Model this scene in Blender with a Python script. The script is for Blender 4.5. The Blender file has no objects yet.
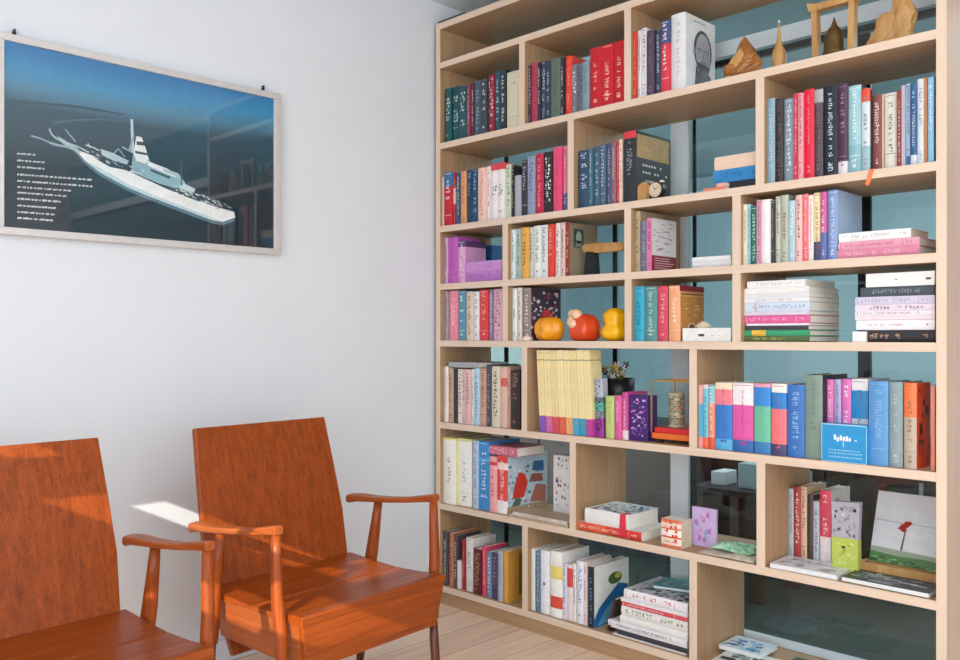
import bpy, math, random
from mathutils import Vector, Matrix
rnd = random.Random(11)
C = bpy.context.scene.collection
PI = math.pi

# ------------------------------------------------------------------ camera model
F, HOR, CH = 880.0, 337.0, 1.0
D1 = (-0.70752, 0.70669)      # far direction of the bookcase (camera right, camera forward)
D2 = (0.70669, 0.70752)       # direction away from the window wall
YF = 2.229                    # bookcase front plane
XW = -2.482                   # picture wall
def on_y(px, y):
    k = (px - 480) / F
    Z = y / (k * D2[0] + D2[1])
    return -Z * (k * D1[0] + D1[1]), Z
def at_y(px, py, y):
    x, Z = on_y(px, y)
    return Vector((x, y, CH + (HOR - py) / F * Z))
def at_x(px, py, x):
    k = (px - 480) / F
    Z = -x / (k * D1[0] + D1[1])
    return Vector((x, Z * (k * D2[0] + D2[1]), CH + (HOR - py) / F * Z))
def at_z(px, py, z):
    Z = (CH - z) * F / (py - HOR)
    k = (px - 480) / F
    return Vector((-Z * (k * D1[0] + D1[1]), Z * (k * D2[0] + D2[1]), z))

cam_d = bpy.data.cameras.new('camera')
cam = bpy.data.objects.new('camera', cam_d)
C.objects.link(cam)
cam.location = (0, 0, CH)
cam.rotation_euler = (PI / 2, 0, math.atan2(0.7067, 0.7075))
cam_d.sensor_width = 36
cam_d.lens = F / 960 * 36
cam_d.shift_y = (HOR - 330) / 960
cam_d.clip_start = 0.02
bpy.context.scene.camera = cam

# ------------------------------------------------------------------ colours and materials
def lin(c):
    return c / 12.92 if c <= 0.04045 else ((c + 0.055) / 1.055) ** 2.4
def hx(h):
    h = h.lstrip('#')
    return tuple(lin(int(h[i:i + 2], 16) / 255) for i in (0, 2, 4)) + (1.0,)

class NT:
    def __init__(s, name):
        s.m = bpy.data.materials.new(name); s.m.use_nodes = True
        s.t = s.m.node_tree; s.t.nodes.clear()
        s.out = s.n('ShaderNodeOutputMaterial')
    def n(s, kind, **kw):
        nd = s.t.nodes.new(kind)
        for k, v in kw.items():
            if k in nd.inputs: nd.inputs[k].default_value = v
            else: setattr(nd, k, v)
        return nd
    def l(s, a, b): s.t.links.new(a, b)
    def ramp(s, fac, stops):
        r = s.n('ShaderNodeValToRGB'); e = r.color_ramp.elements
        while len(e) < len(stops): e.new(0.5)
        for i, (p, c) in enumerate(stops): e[i].position = p; e[i].color = c
        s.l(fac, r.inputs[0]); return r.outputs[0]
    def coords(s, scale=(1, 1, 1), which='Object', rot=(0, 0, 0)):
        tc = s.n('ShaderNodeTexCoord'); mp = s.n('ShaderNodeMapping')
        mp.inputs['Scale'].default_value = scale
        mp.inputs['Rotation'].default_value = rot
        s.l(tc.outputs[which], mp.inputs[0]); return mp.outputs[0]
    def bsdf(s, color=None, rough=0.5, metal=0.0, bump=None, bstr=0.1, **kw):
        b = s.n('ShaderNodeBsdfPrincipled')
        b.inputs['Roughness'].default_value = rough; b.inputs['Metallic'].default_value = metal
        for k, v in kw.items(): b.inputs[k.replace('_', ' ')].default_value = v
        if color is not None:
            if isinstance(color, tuple): b.inputs['Base Color'].default_value = color
            else: s.l(color, b.inputs['Base Color'])
        if bump is not None:
            bp = s.n('ShaderNodeBump'); bp.inputs['Strength'].default_value = bstr
            bp.inputs['Distance'].default_value = 0.002
            s.l(bump, bp.inputs['Height']); s.l(bp.outputs[0], b.inputs['Normal'])
        s.l(b.outputs[0], s.out.inputs[0]); return b

def plain(name, h, rough=0.5, metal=0.0, var=0.06, scale=30, **kw):
    t = NT(name); c = hx(h)
    no = t.n('ShaderNodeTexNoise', Scale=scale, Detail=3.0)
    t.l(t.coords(), no.inputs['Vector'])
    lo = tuple(v * (1 - var) for v in c[:3]) + (1,); hi = tuple(min(1, v * (1 + var)) for v in c[:3]) + (1,)
    t.bsdf(t.ramp(no.outputs[0], [(0.3, lo), (0.7, hi)]), rough, metal, **kw)
    return t.m

def wood(name, a, b, axis, rough=0.4, stretch=22, scale=1.0, fine=0.5, along=1.1, **kw):
    """long grain along the given axis of the object"""
    t = NT(name)
    sc = [stretch * scale] * 3; sc['xyz'.index(axis)] = along * scale
    v = t.coords(tuple(sc))
    n1 = t.n('ShaderNodeTexNoise', Scale=1.6, Detail=6.0, Roughness=0.62, Distortion=0.7); t.l(v, n1.inputs['Vector'])
    n2 = t.n('ShaderNodeTexNoise', Scale=9.0, Detail=3.0, Roughness=0.6); t.l(v, n2.inputs['Vector'])
    mx = t.n('ShaderNodeMix', data_type='FLOAT'); mx.inputs[0].default_value = fine * 0.5
    t.l(n1.outputs[0], mx.inputs[2]); t.l(n2.outputs[0], mx.inputs[3])
    col = t.ramp(mx.outputs[0], [(0.30, hx(a)), (0.68, hx(b))])
    t.bsdf(col, rough, bump=mx.outputs[0], bstr=0.06, **kw)
    return t.m

def printed(name, rough=0.45, **kw):
    """colours come from the mesh's own colour attribute (the print on the thing)"""
    t = NT(name)
    at = t.n('ShaderNodeVertexColor', layer_name='Col')
    no = t.n('ShaderNodeTexNoise', Scale=55.0, Detail=4.0); t.l(t.coords(), no.inputs['Vector'])
    hs = t.n('ShaderNodeHueSaturation'); t.l(at.outputs[0], hs.inputs['Color'])
    mr = t.n('ShaderNodeMapRange'); mr.inputs[3].default_value = 0.86; mr.inputs[4].default_value = 1.12
    t.l(no.outputs[0], mr.inputs[0]); t.l(mr.outputs[0], hs.inputs['Value'])
    t.bsdf(hs.outputs[0], rough, **kw)
    return t.m

M = {}
M['print'] = printed('printed_cover', 0.42)
M['poster'] = printed('poster_print', 0.5)
M['glaze'] = printed('glazed_colour', 0.22)
def paper_mat(name, h):
    t = NT(name); c = hx(h)
    w = t.n('ShaderNodeTexNoise', Scale=1.0, Detail=2.0)
    t.l(t.coords((900, 6, 6)), w.inputs['Vector'])
    t.bsdf(t.ramp(w.outputs[0], [(0.35, tuple(v * 0.86 for v in c[:3]) + (1,)), (0.6, c)]), 0.8)
    return t.m
M['pages'] = paper_mat('page_edges', '#f4eee2')
M['pages_old'] = paper_mat('old_page_edges', '#ece2c8')
M['shelf_x'] = wood('oak_laminate_across', '#a17f5b', '#bd9a76', 'x', 0.5, 30, 1.4)
M['shelf_z'] = wood('oak_laminate_upright', '#a17f5b', '#bd9a76', 'z', 0.5, 30, 1.4)
M['edge_x'] = wood('pale_edge_band_across', '#d9bfa8', '#e6d0bc', 'x', 0.5, 30, 1.4)
M['edge_z'] = wood('pale_edge_band_upright', '#d9bfa8', '#e6d0bc', 'z', 0.5, 30, 1.4)
M['side'] = wood('pale_laminate_side', '#c8a794', '#d8bba8', 'z', 0.5, 30, 1.4)
M['chair_z'] = wood('orange_teak_upright', '#642806', '#b05216', 'z', 0.38, 34, 1.3, 0.9, 0.6, Specular_IOR_Level=.38)
M['chair_y'] = wood('orange_teak_across', '#642806', '#b05216', 'y', 0.38, 34, 1.3, 0.9, 0.6, Specular_IOR_Level=.38)
M['chair_x'] = wood('orange_teak_arm', '#86380f', '#b4622c', 'x', 0.38, 26, 1.3, 0.6, Specular_IOR_Level=.4)
M['leg'] = wood('dark_stained_leg', '#4a2014', '#64301e', 'z', 0.35, 20, 1.3)
M['wall'] = plain('white_wall_paint', '#dfe4ea', 0.85, var=0.012, scale=6)
M['ceil'] = plain('ceiling_paint', '#e4e8ec', 0.9, var=0.012, scale=6)
M['alu'] = plain('brushed_aluminium', '#d6d3d2', 0.4, 0.3, var=0.05, scale=40)
M['black'] = plain('black_plastic', '#14151a', 0.4, var=0.1)
M['white'] = plain('white_paint', '#e9eaea', 0.5, var=0.02)
M['frame'] = plain('white_window_frame', '#d9e4ea', 0.45, var=0.02)
M['steel'] = plain('dark_steel_strip', '#101618', 0.35, 0.3)
M['carved'] = wood('carved_root_wood', '#7a441a', '#b87c40', 'z', 0.35, 6, 3)
M['carved_pale'] = wood('pale_carved_wood', '#a8763e', '#cfa468', 'z', 0.4, 6, 3)
M['bronze'] = plain('aged_bronze', '#6a5330', 0.4, 0.6, var=0.25, scale=60)
M['gold'] = plain('gold_metal', '#c8a050', 0.3, 0.8)
M['far_wall'] = plain('far_room_paint', '#b4c9cd', 0.85, var=0.03, scale=3)
M['far_floor'] = plain('far_room_floor', '#3f4a44', 0.45, var=0.12, scale=4)
M['far_dark'] = plain('far_room_furniture', '#2c2a28', 0.5, var=0.15, scale=9)
M['far_brown'] = plain('far_room_brown', '#4a3428', 0.5, var=0.15, scale=9)
M['stone'] = plain('sandstone', '#8f7d64', 0.8, var=0.2, scale=80)

def glass_mat(name, tint, gloss=0.0):
    t = NT(name)
    fr = t.n('ShaderNodeFresnel', IOR=1.5)
    ad = t.n('ShaderNodeMath', operation='ADD'); ad.inputs[1].default_value = gloss
    ge = t.n('ShaderNodeNewGeometry'); ff = t.n('ShaderNodeMath', operation='SUBTRACT'); ff.inputs[0].default_value = 1.0; t.l(ge.outputs['Backfacing'], ff.inputs[1])
    mu = t.n('ShaderNodeMath', operation='MULTIPLY'); t.l(fr.outputs[0], mu.inputs[0]); t.l(ff.outputs[0], mu.inputs[1])
    t.l(mu.outputs[0], ad.inputs[0])
    tr = t.n('ShaderNodeBsdfTransparent'); tr.inputs[0].default_value = tint
    gl = t.n('ShaderNodeBsdfGlossy', Roughness=0.02)
    mx = t.n('ShaderNodeMixShader'); t.l(ad.outputs[0], mx.inputs[0])
    t.l(tr.outputs[0], mx.inputs[1]); t.l(gl.outputs[0], mx.inputs[2]); t.l(mx.outputs[0], t.out.inputs[0])
    return t.m
M['teal_glass'] = glass_mat('teal_tinted_glass', (0.79, 0.86, 0.87, 1), 0.02)
M['case_glass'] = glass_mat('display_case_glass', (0.93, 0.96, 0.95, 1), 0.0)
M['pic_glass'] = glass_mat('picture_glass', (0.97, 0.98, 0.98, 1), 0.03)

def floor_mat():
    t = NT('oak_plank_floor')
    v = t.coords((1, 1, 1), rot=(0, 0, PI / 2))
    br = t.n('ShaderNodeTexBrick', Scale=1.0); br.offset = 0.37; br.squash = 1.0
    br.inputs['Brick Width'].default_value = 1.15; br.inputs['Row Height'].default_value = 0.145
    br.inputs['Mortar Size'].default_value = 0.0014; br.inputs['Mortar Smooth'].default_value = 0.2
    br.inputs['Color1'].default_value = hx('#f0d8c0'); br.inputs['Color2'].default_value = hx('#dcc0a6')
    br.inputs['Mortar'].default_value = hx('#806a54'); br.inputs['Bias'].default_value = -0.1
    t.l(v, br.inputs['Vector'])
    g = t.n('ShaderNodeTexNoise', Scale=1.5, Detail=6.0, Distortion=0.6, Roughness=0.6); t.l(t.coords((26, 1.6, 1)), g.inputs['Vector'])
    gc = t.ramp(g.outputs[0], [(0.3, (0.84, 0.83, 0.83, 1)), (0.7, (1.14, 1.12, 1.09, 1))])
    mx = t.n('ShaderNodeMix', data_type='RGBA', blend_type='MULTIPLY'); mx.inputs[0].default_value = 1.0
    t.l(br.outputs[0], mx.inputs[6]); t.l(gc, mx.inputs[7])
    t.bsdf(mx.outputs[2], 0.38, bump=g.outputs[0], bstr=0.04)
    return t.m
M['floor'] = floor_mat()

# ------------------------------------------------------------------ mesh builder
class MB:
    def __init__(s): s.v, s.f, s.c, s.smooth = [], [], [], []
    def face(s, idx, col=None, smooth=False):
        s.f.append(tuple(idx)); s.c.append(col or (0.8, 0.8, 0.8, 1)); s.smooth.append(smooth)
    def pts(s, ps):
        b = len(s.v); s.v += [tuple(p) for p in ps]; return list(range(b, b + len(ps)))
    def poly(s, ps, col=None): s.face(s.pts(ps), col)
    def box(s, a, b, col=None, mat=None):
        x0, y0, z0 = a; x1, y1, z1 = b
        ps = [(x0, y0, z0), (x1, y0, z0), (x1, y1, z0), (x0, y1, z0), (x0, y0, z1), (x1, y0, z1), (x1, y1, z1), (x0, y1, z1)]
        if mat is not None: ps = [mat @ Vector(p) for p in ps]
        i = s.pts(ps)
        for q in ((0, 3, 2, 1), (4, 5, 6, 7), (0, 1, 5, 4), (1, 2, 6, 5), (2, 3, 7, 6), (3, 0, 4, 7)):
            s.face([i[k] for k in q], col)
    def prism(s, poly, off, col=None):
        """closed prism: polygon (3-D points) swept by the vector off"""
        n = len(poly); off = Vector(off)
        a = s.pts(poly); b = s.pts([Vector(p) + off for p in poly])
        s.face(a[::-1], col); s.face(b, col)
        for k in range(n): s.face((a[k], a[(k + 1) % n], b[(k + 1) % n], b[k]), col)
    def loft(s, rings, col=None, caps=True, smooth=True, cols=None):
        ids = [s.pts(r) for r in rings]; n = len(rings[0])
        for j in range(len(ids) - 1):
            for k in range(n):
                s.face((ids[j][k], ids[j][(k + 1) % n], ids[j + 1][(k + 1) % n], ids[j + 1][k]), cols[j] if cols else col, smooth)
        if caps: s.face(ids[0][::-1], cols[0] if cols else col); s.face(ids[-1], cols[-1] if cols else col)
    def lathe(s, prof, n=20, at=(0, 0, 0), col=None, cols=None, lobes=0, depth=0.0, smooth=True):
        rings = []
        for r, z in prof:
            ring = []
            for k in range(n):
                a = 2 * PI * k / n
                rr = r * (1 - depth * (0.5 - 0.5 * math.cos(lobes * a))) if lobes else r
                ring.append((at[0] + rr * math.cos(a), at[1] + rr * math.sin(a), at[2] + z))
            rings.append(ring)
        s.loft(rings, col, True, smooth, cols)
    def tube(s, path, radii, n=10, col=None):
        rings = []
        for i, p in enumerate(path):
            p = Vector(p)
            d = (Vector(path[min(i + 1, len(path) - 1)]) - Vector(path[max(i - 1, 0)])).normalized()
            u = d.orthogonal().normalized() if i == 0 else (u0 - d * u0.dot(d)).normalized()
            u0 = u; w = d.cross(u)
            r = radii[i] if isinstance(radii, (list, tuple)) else radii
            rings.append([p + (u * math.cos(2 * PI * k / n) + w * math.sin(2 * PI * k / n)) * r for k in range(n)])
        s.loft(rings, col)
    def build(s, name, mat, parent=None, bevel=0.0, loc=None, fix=False):
        me = bpy.data.meshes.new(name); me.from_pydata(s.v, [], s.f)
        at = me.color_attributes.new('Col', 'FLOAT_COLOR', 'CORNER')
        flat = []
        for f, c in zip(s.f, s.c): flat += list(c) * len(f)
        at.data.foreach_set('color', flat)
        me.polygons.foreach_set('use_smooth', s.smooth)
        me.materials.append(mat); me.update()
        if fix:
            import bmesh
            bm = bmesh.new(); bm.from_mesh(me); bmesh.ops.recalc_face_normals(bm, faces=bm.faces); bm.to_mesh(me); bm.free()
        o = bpy.data.objects.new(name, me); C.objects.link(o)
        if parent: o.parent = parent
        if loc: o.location = loc
        if bevel:
            md = o.modifiers.new('edge', 'BEVEL'); md.width = bevel; md.segments = 2; md.limit_method = 'ANGLE'; md.angle_limit = math.radians(40)
        return o

LABELS = {}
def tag(o, label, cat, group=None):
    o['label'] = label; o['category'] = cat
    if group: o['group'] = group
    return o
def thing(name, loc, label, cat, group=None, rz=0.0, rot=None):
    o = bpy.data.objects.new(name, None); C.objects.link(o); o.empty_display_size = 0.02
    o.location = loc; o.rotation_euler = rot or (0, 0, rz)
    return tag(o, label, cat, group)
def struct(o): o['kind'] = 'structure'; return o

# ------------------------------------------------------------------ the room
GY = YF + 0.30        # glass partition behind the bookcase
CZ = 2.27
WY = -1.5             # window wall behind the camera
XR = 2.0
def wallbox(name, a, b, mat):
    m = MB(); m.box(a, b); return struct(m.build(name, mat))
wallbox('floor', (XW - 0.1, WY - 0.1, -0.05), (XR + 0.1, GY, 0), M['floor'])
wallbox('ceiling', (XW - 0.1, WY - 0.1, CZ), (XR + 0.1, GY, CZ + 0.08), M['ceil'])
wallbox('wall_left', (XW - 0.1, WY - 0.1, 0), (XW, GY - 0.03, CZ), M['wall'])
m = MB()
m.box((XR, WY - 0.1, 0), (XR + 0.1, GY, 0.5)); m.box((XR, WY - 0.1, 2.15), (XR + 0.1, GY, CZ)); m.box((XR, WY - 0.1, 0.5), (XR + 0.1, -1.2, 2.15)); m.box((XR, 1.4, 0.5), (XR + 0.1, GY, 2.15))
struct(m.build('wall_right', M['wall']))
m = MB()
for y in (-1.2, 0.1, 1.36): m.box((XR + 0.02, y, 0.5), (XR + 0.07, y + 0.04, 2.15))
m.box((XR + 0.02, -1.2, 0.5), (XR + 0.07, 1.4, 0.54)); m.box((XR + 0.02, -1.2, 2.11), (XR + 0.07, 1.4, 2.15))
struct(m.build('fill_window', M['frame']))  # unseen window added to bring in light from the right
m = MB()
m.box((XW, WY - 0.1, 0), (XR, WY, 0.25)); m.box((XW, WY - 0.1, 2.2), (XR, WY, CZ))
m.box((XW, WY - 0.1, 0.25), (-1.15, WY, 2.2)); m.box((1.9, WY - 0.1, 0.25), (XR, WY, 2.2))
struct(m.build('wall_front', M['wall']))
m = MB()
for x in (-1.15, 0.35, 1.86): m.box((x, WY - 0.07, 0.25), (x + 0.04, WY - 0.02, 2.2))
m.box((-1.15, WY - 0.07, 0.25), (1.9, WY - 0.02, 0.29)); m.box((-1.15, WY - 0.07, 2.16), (1.9, WY - 0.02, 2.2))
struct(m.build('window_2', M['frame']))
m = MB(); m.box((XW, 0.3, 0), (XW + 0.012, YF - 0.02, 0.07)); struct(m.build('baseboard_left', M['wall'], bevel=0.002))

# glass partition with white mullions, dark seals and a transom
part = bpy.data.objects.new('window_1', None); C.objects.link(part); struct(part)
m = MB(); m.box((XW, GY - 0.004, 0.0), (XR, GY + 0.004, CZ)); m.build('pane', M['teal_glass'], part)
def mull(x0, x1, mat, z0=0.0, z1=CZ, dy=0.005, nm='mullion'):
    m = MB(); m.box((x0, GY + (0.005 if dy > 0 else -.0045 + dy), z0), (x1, GY + (0.005 + dy if dy > 0 else -.0045), z1)); m.build(nm, mat, part)
mull(-1.615, -1.549, M['frame'], z0=.0905, dy=-0.014)
mull(-1.546, -1.534, M['steel'])
mull(-1.868, -1.851, M['steel'], 0.7, CZ)
mull(-2.396, -2.376, M['steel'])
mull(-1.010, -0.975, M['steel'], 0.72, 1.86, 0.012)
mull(XW, -1.616, M['frame'], 1.886, 1.934, -0.012, 'transom'); mull(-1.5485, XR, M['frame'], 1.886, 1.934, -0.012, 'transom')
mull(XW, XR, M['steel'], 1.866, 1.885, 0.02, 'seal')
m = MB(); m.box((XW, GY - 0.022, 0.0), (XR, GY - .0045, 0.090)); m.build('sill', M['frame'], part)

# the room on the other side of the glass
wallbox('floor_beyond', (-4.5, GY + 0.05, -0.05), (4.0, 6.2, 0), M['far_floor'])
wallbox('ceiling_beyond', (-4.5, GY, CZ), (4.0, 6.2, CZ + 0.08), M['far_wall'])
wallbox('wall_beyond', (-4.5, 6.2, 0), (4.0, 6.3, 2.5), M['far_wall'])
wallbox('wall_beyond_left', (-4.6, GY + 0.05, 0), (-4.5, 6.2, 2.5), M['far_wall'])
wallbox('wall_beyond_right', (4.0, GY + 0.05, 0), (4.1, 6.2, 2.5), M['far_wall'])
wallbox('trim_1', (-4.5, 6.14, 2.05), (4.0, 6.2, 2.16), M['frame'])

# unseen mask added outside the window, holes shaped for the sun patches
AZ = 2.4
holes = []
def gap(x0, x1, z0, z1):
    """a gap that lets the sun through the window plane between these limits"""
    f = lambda z: (AZ - z) / .40
    holes.append((x0 + .45 * f(z1), x1 + .45 * f(z0), -1.6 - .8 * f(z0), -1.6 - .8 * f(z1)))
for g in ((-.92, -.82, 1.85, 1.905), (-.57, -.39, 1.84, 1.895), (-.235, -.165, 1.85, 1.94), (-.45, -.33, 1.645, 1.735), (-.21, -.12, 1.67, 1.79), (-.70, -.66, 1.78, 1.85)): gap(*g)
xs = sorted({-3.2, 3.2, *[v for h in holes for v in h[:2]]}); ys = sorted({-3.55, WY - .1, *[v for h in holes for v in h[2:]]})
m = MB()
for a, b in zip(xs, xs[1:]):
    for c, d in zip(ys, ys[1:]):
        mx, my = (a + b) / 2, (c + d) / 2
        if any(h[0] < mx < h[1] and h[2] < my < h[3] for h in holes): continue
        m.box((a, c, AZ), (b, d, AZ + .004))
struct(m.build('sun_mask', M['frame']))
SKY, FILL, FAR, SUNE, EXPO = 2.75, 14.0, 36.0, 3.8, 0.56
SUN_DIR = (-.45, .80, -.40)
# ------------------------------------------------------------------ bookcase
SZ = [2.029, 1.7265, 1.415, 1.199, 0.987, 0.6805, 0.377, 0.070]      # board tops, upper to lower
TB = 0.0225
YB = YF + 0.275
XL, XRI = on_y(440, YF)[0], on_y(936, YF)[0]
case = thing('bookcase', ((XL + XRI) / 2, YF, 0), 'tall beech bookcase of open compartments standing before the teal glass partition', 'bookcase')
def cpart(name, a, b, mat, bevel=0.0, band=None):
    m = MB(); o = Vector(case.location); a, b = Vector(a), Vector(b)
    if band:
        e = MB(); e.box(a - o, Vector((b.x, a.y + .0015, b.z)) - o); a = Vector((a.x, a.y + .0016, a.z))
    m.box(a - o, b - o); r = m.build(name, mat, case, bevel)
    if band: e.build('edge_band', band, r, .0006)
    return r
cpart('side_panel', (XL - 0.023, YF, 0), (XL, YB, 2.178), M['shelf_z'], band=M['edge_z'])
cpart('side_panel', (XRI, YF, 0), (XRI + 0.023, YB, 2.178), M['side'], band=M['edge_z'])
cpart('top_panel', (XL, YF, 2.178 - 0.024), (XRI, YB, 2.178), M['shelf_x'], band=M['edge_x'])
for z in SZ: cpart('shelf_board', (XL, YF, z - TB), (XRI, YB, z), M['shelf_x'], band=M['edge_x'])
cpart('plinth', (XL, YF + 0.006, 0), (XRI, YF + 0.026, SZ[7] - TB), M['shelf_x'])
def zr(row): return SZ[row + 0], (2.154 if row == 0 else SZ[row - 1] - TB)      # floor and roof of row (1 = below SZ[0])
def rowz(r): return SZ[r], SZ[r - 1] - TB
DIV = {1: [(519, 524.5), (624, 631)], 2: [(567, 574), (755.5, 764)], 3: [(502, 508), (624, 631), (732, 740.6)],
       4: [(502, 508), (624.6, 631.2), (732, 740.6)], 5: [(520.5, 527.8), (689, 696.8)],
       6: [(569.5, 575.6), (756.6, 764.7)], 7: [(521.8, 527.8), (688.7, 697.4)]}
DX = {}
for r, ds in DIV.items():
    z0, z1 = rowz(r); DX[r] = []
    for a, b in ds:
        xm = (on_y(a, YF)[0] + on_y(b, YF)[0]) / 2
        cpart('divider', (xm - 0.0125, YF, z0), (xm + 0.0125, YB, z1), M['shelf_z'], band=M['edge_z'])
        DX[r].append(xm)
m = MB(); m.box((XL - 0.023, YF + 0.012, 2.178), (XL + 0.12, YF + 0.03, 2.19)); 
tag(m.build('packing_strip', M['steel']), 'dark packing strip on the top left corner of the bookcase', 'strip')

# ------------------------------------------------------------------ books
ROWN = {1: 'top row', 2: 'second row', 3: 'third row', 4: 'fourth row', 5: 'fifth row', 6: 'sixth row', 7: 'bottom row'}
import colorsys
def cname(h):
    r, g, b = (int(h.lstrip('#')[i:i + 2], 16) / 255 for i in (0, 2, 4))
    H, L, S = colorsys.rgb_to_hls(r, g, b); H *= 360
    if L > 0.86 and S < 0.75: return 'white' if S < 0.25 or L > 0.93 else 'cream' if 20 < H < 70 else 'off-white'
    if S < 0.13: return 'black' if L < 0.2 else 'charcoal' if L < 0.34 else 'grey' if L < 0.66 else 'pale grey'
    if L < 0.17: return 'black'
    pre = 'dark ' if L < 0.33 else 'pale ' if L > 0.72 else ''
    if H < 16 or H >= 345: base = 'red' if S > 0.45 or L < .4 else 'rosy brown'
    elif H < 40: base = 'orange' if S > 0.6 and L > .4 else 'tan' if L > 0.5 else 'brown'
    elif H < 68: base = 'yellow' if S > 0.5 else 'beige' if L > .5 else 'olive'
    elif H < 160: base = 'green'
    elif H < 195: base = 'teal'
    elif H < 250: base = 'blue' if S > 0.3 else 'slate blue'
    elif H < 300: base = 'purple'
    else: base = 'pink' if L > 0.45 else 'maroon'
    if base == 'red' and L > 0.68: return 'pink'
    return pre + base
def cell_walls(row, x):
    e = [XL] + [v for d in DX[row] for v in (d - .0125, d + .0125)] + [XRI]
    for a, b in zip(e[::2], e[1::2]):
        if a - .03 < x < b + .012: return a + .0008, b - .0008
    return XL, XRI
BOOKS = []      # (object, look, cell, order)

def glyphs(mb, x0, x1, z0, z1, col, yfun, r, density=0.75, style=0):
    """a column of small characters, each a few strokes, from z1 down to z0"""
    cw = x1 - x0; ch = min(cw * r.uniform(0.75, 1.0), .011) if style == 0 else min(cw * r.uniform(0.35, 0.6), .006)
    z = z1
    def q(a, b, c, d):
        mb.poly([(a, yfun(a), c), (b, yfun(b), c), (b, yfun(b), d), (a, yfun(a), d)], col)
    while z - ch > z0:
        if r.random() < density:
            t = ch * 0.16
            for k in range(r.choice((1, 2, 2, 3))):
                zz = z - ch * r.uniform(0.1, 0.85); a = x0 + cw * r.uniform(0, 0.3); q(a, x0 + cw * r.uniform(0.65, 1), zz - t, zz)
            for k in range(r.choice((1, 1, 2))):
                xx = x0 + cw * r.uniform(0.1, 0.85); q(xx, xx + cw * 0.16, z - ch * r.uniform(.75, 1), z - ch * r.uniform(0, .2))
        z -= ch * 1.15

def make_book(w, d, h, o, loc, rot=(0, 0, 0), name='book'):
    """spine on y = 0, thickness along x, height along z; o: options"""
    r = random.Random(int(abs(loc[0]) * 1e5) + int(h * 1e5) + int(loc[2] * 1e4))
    root = bpy.data.objects.new(name, None); C.objects.link(root); root.empty_display_size = 0.01
    root.location = loc; root.rotation_euler = rot
    spine = hx(o['c']); side = hx(o.get('side', o['c']))
    soft = o.get('soft', w < 0.012)
    t = 0.0006 if soft else 0.0015
    t = min(t, w * 0.2)
    bul = 0.0 if soft else min(0.0035, w * 0.13)
    n = 6
    outer = [(0, d), (0, 0.002 + bul * .5)] + [(w * k / n, -0 + bul - bul * (1 - (2 * k / n - 1) ** 2)) for k in range(n + 1)] + [(w, 0.002 + bul * .5), (w, d)]
    def inn(p):
        return (min(max(p[0], t), w - t), max(p[1], t + bul) if p[1] < d else d)
    inner = [inn(p) for p in outer]
    bands = o.get('bands')                                   # [(fraction from the top, hex), ...]
    cuts = [0.0] + [b[0] for b in bands] + [1.0] if bands else [0.0, 1.0]
    cols = [spine] + [hx(b[1]) for b in bands] if bands else [spine]
    wrap = o.get('wrap', 'side' not in o)
    mb = MB(); N = len(outer)
    for j in range(len(cuts) - 1):
        za, zb = h * (1 - cuts[j + 1]), h * (1 - cuts[j])
        A = mb.pts([(x, y, za) for x, y in outer]); B = mb.pts([(x, y, zb) for x, y in outer])
        for k in range(N - 1):
            c = cols[j] if (1 <= k <= N - 3 or wrap) else side
            mb.face((A[k], A[k + 1], B[k + 1], B[k]), c, False)
        Ai = mb.pts([(x, y, za) for x, y in inner]); Bi = mb.pts([(x, y, zb) for x, y in inner])
        for k in range(N - 1): mb.face((Ai[k + 1], Ai[k], Bi[k], Bi[k + 1]), side)
        mb.face((A[0], B[0], Bi[0], Ai[0]), side); mb.face((A[-1], Ai[-1], Bi[-1], B[-1]), side)
        if j == 0:
            for k in range(N - 1): mb.face((B[k], B[k + 1], Bi[k + 1], Bi[k]), cols[0] if wrap else side)
        if j == len(cuts) - 2:
            for k in range(N - 1): mb.face((A[k + 1], A[k], Ai[k], Ai[k + 1]), cols[-1] if wrap else side)
    yf = lambda x: bul - bul * (1 - (2 * min(max(x / w, 0), 1) - 1) ** 2) - 0.0005
    tx = o.get('txt', 'auto')
    if tx:
        L = sum(spine[:3]) / 3
        tc = hx(tx) if tx != 'auto' else (hx(r.choice(['#e8e0d0', '#d8d8e0', '#e0c888'])) if L < 0.33 else hx(r.choice(['#2a2a34', '#5a3038', '#26405c'])))
        z1, z0 = o.get('tz', (r.uniform(.86, .96), r.uniform(.12, .4)))
        if w > 0.008:
            k = o.get('tw', 0.5)
            glyphs(mb, w * (.5 - k / 2), w * (.5 + k / 2), h * z0, h * z1, tc, yf, r, o.get('td', .8), r.choice((0, 0, 1)))
            if r.random() < .6:
                glyphs(mb, w * .3, w * .7, h * .05, h * .16, tc, yf, r, .9)
            if r.random() < .35:
                for q in (.97, .2):
                    mb.poly([(w * .12, yf(w * .12), h * q - .0015), (w * .5, yf(w * .5), h * q - .0015), (w * .88, yf(w * .88), h * q - .0015), (w * .88, yf(w * .88), h * q), (w * .5, yf(w * .5), h * q), (w * .12, yf(w * .12), h * q)], tc)
    art = o.get('art')
    if art: art(mb, w, d, h, r)
    mb.build('cover', M['print'], root)
    pm = MB(); g = 0.0 if soft else 0.0016
    pm.box((t + .0002, t + bul + .0002, g + .0006), (w - t - .0002, d - g - .0006, h - g - .0006))
    pm.build('page_block', M['pages_old'] if o.get('old') else M['pages'], root)
    return root

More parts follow.
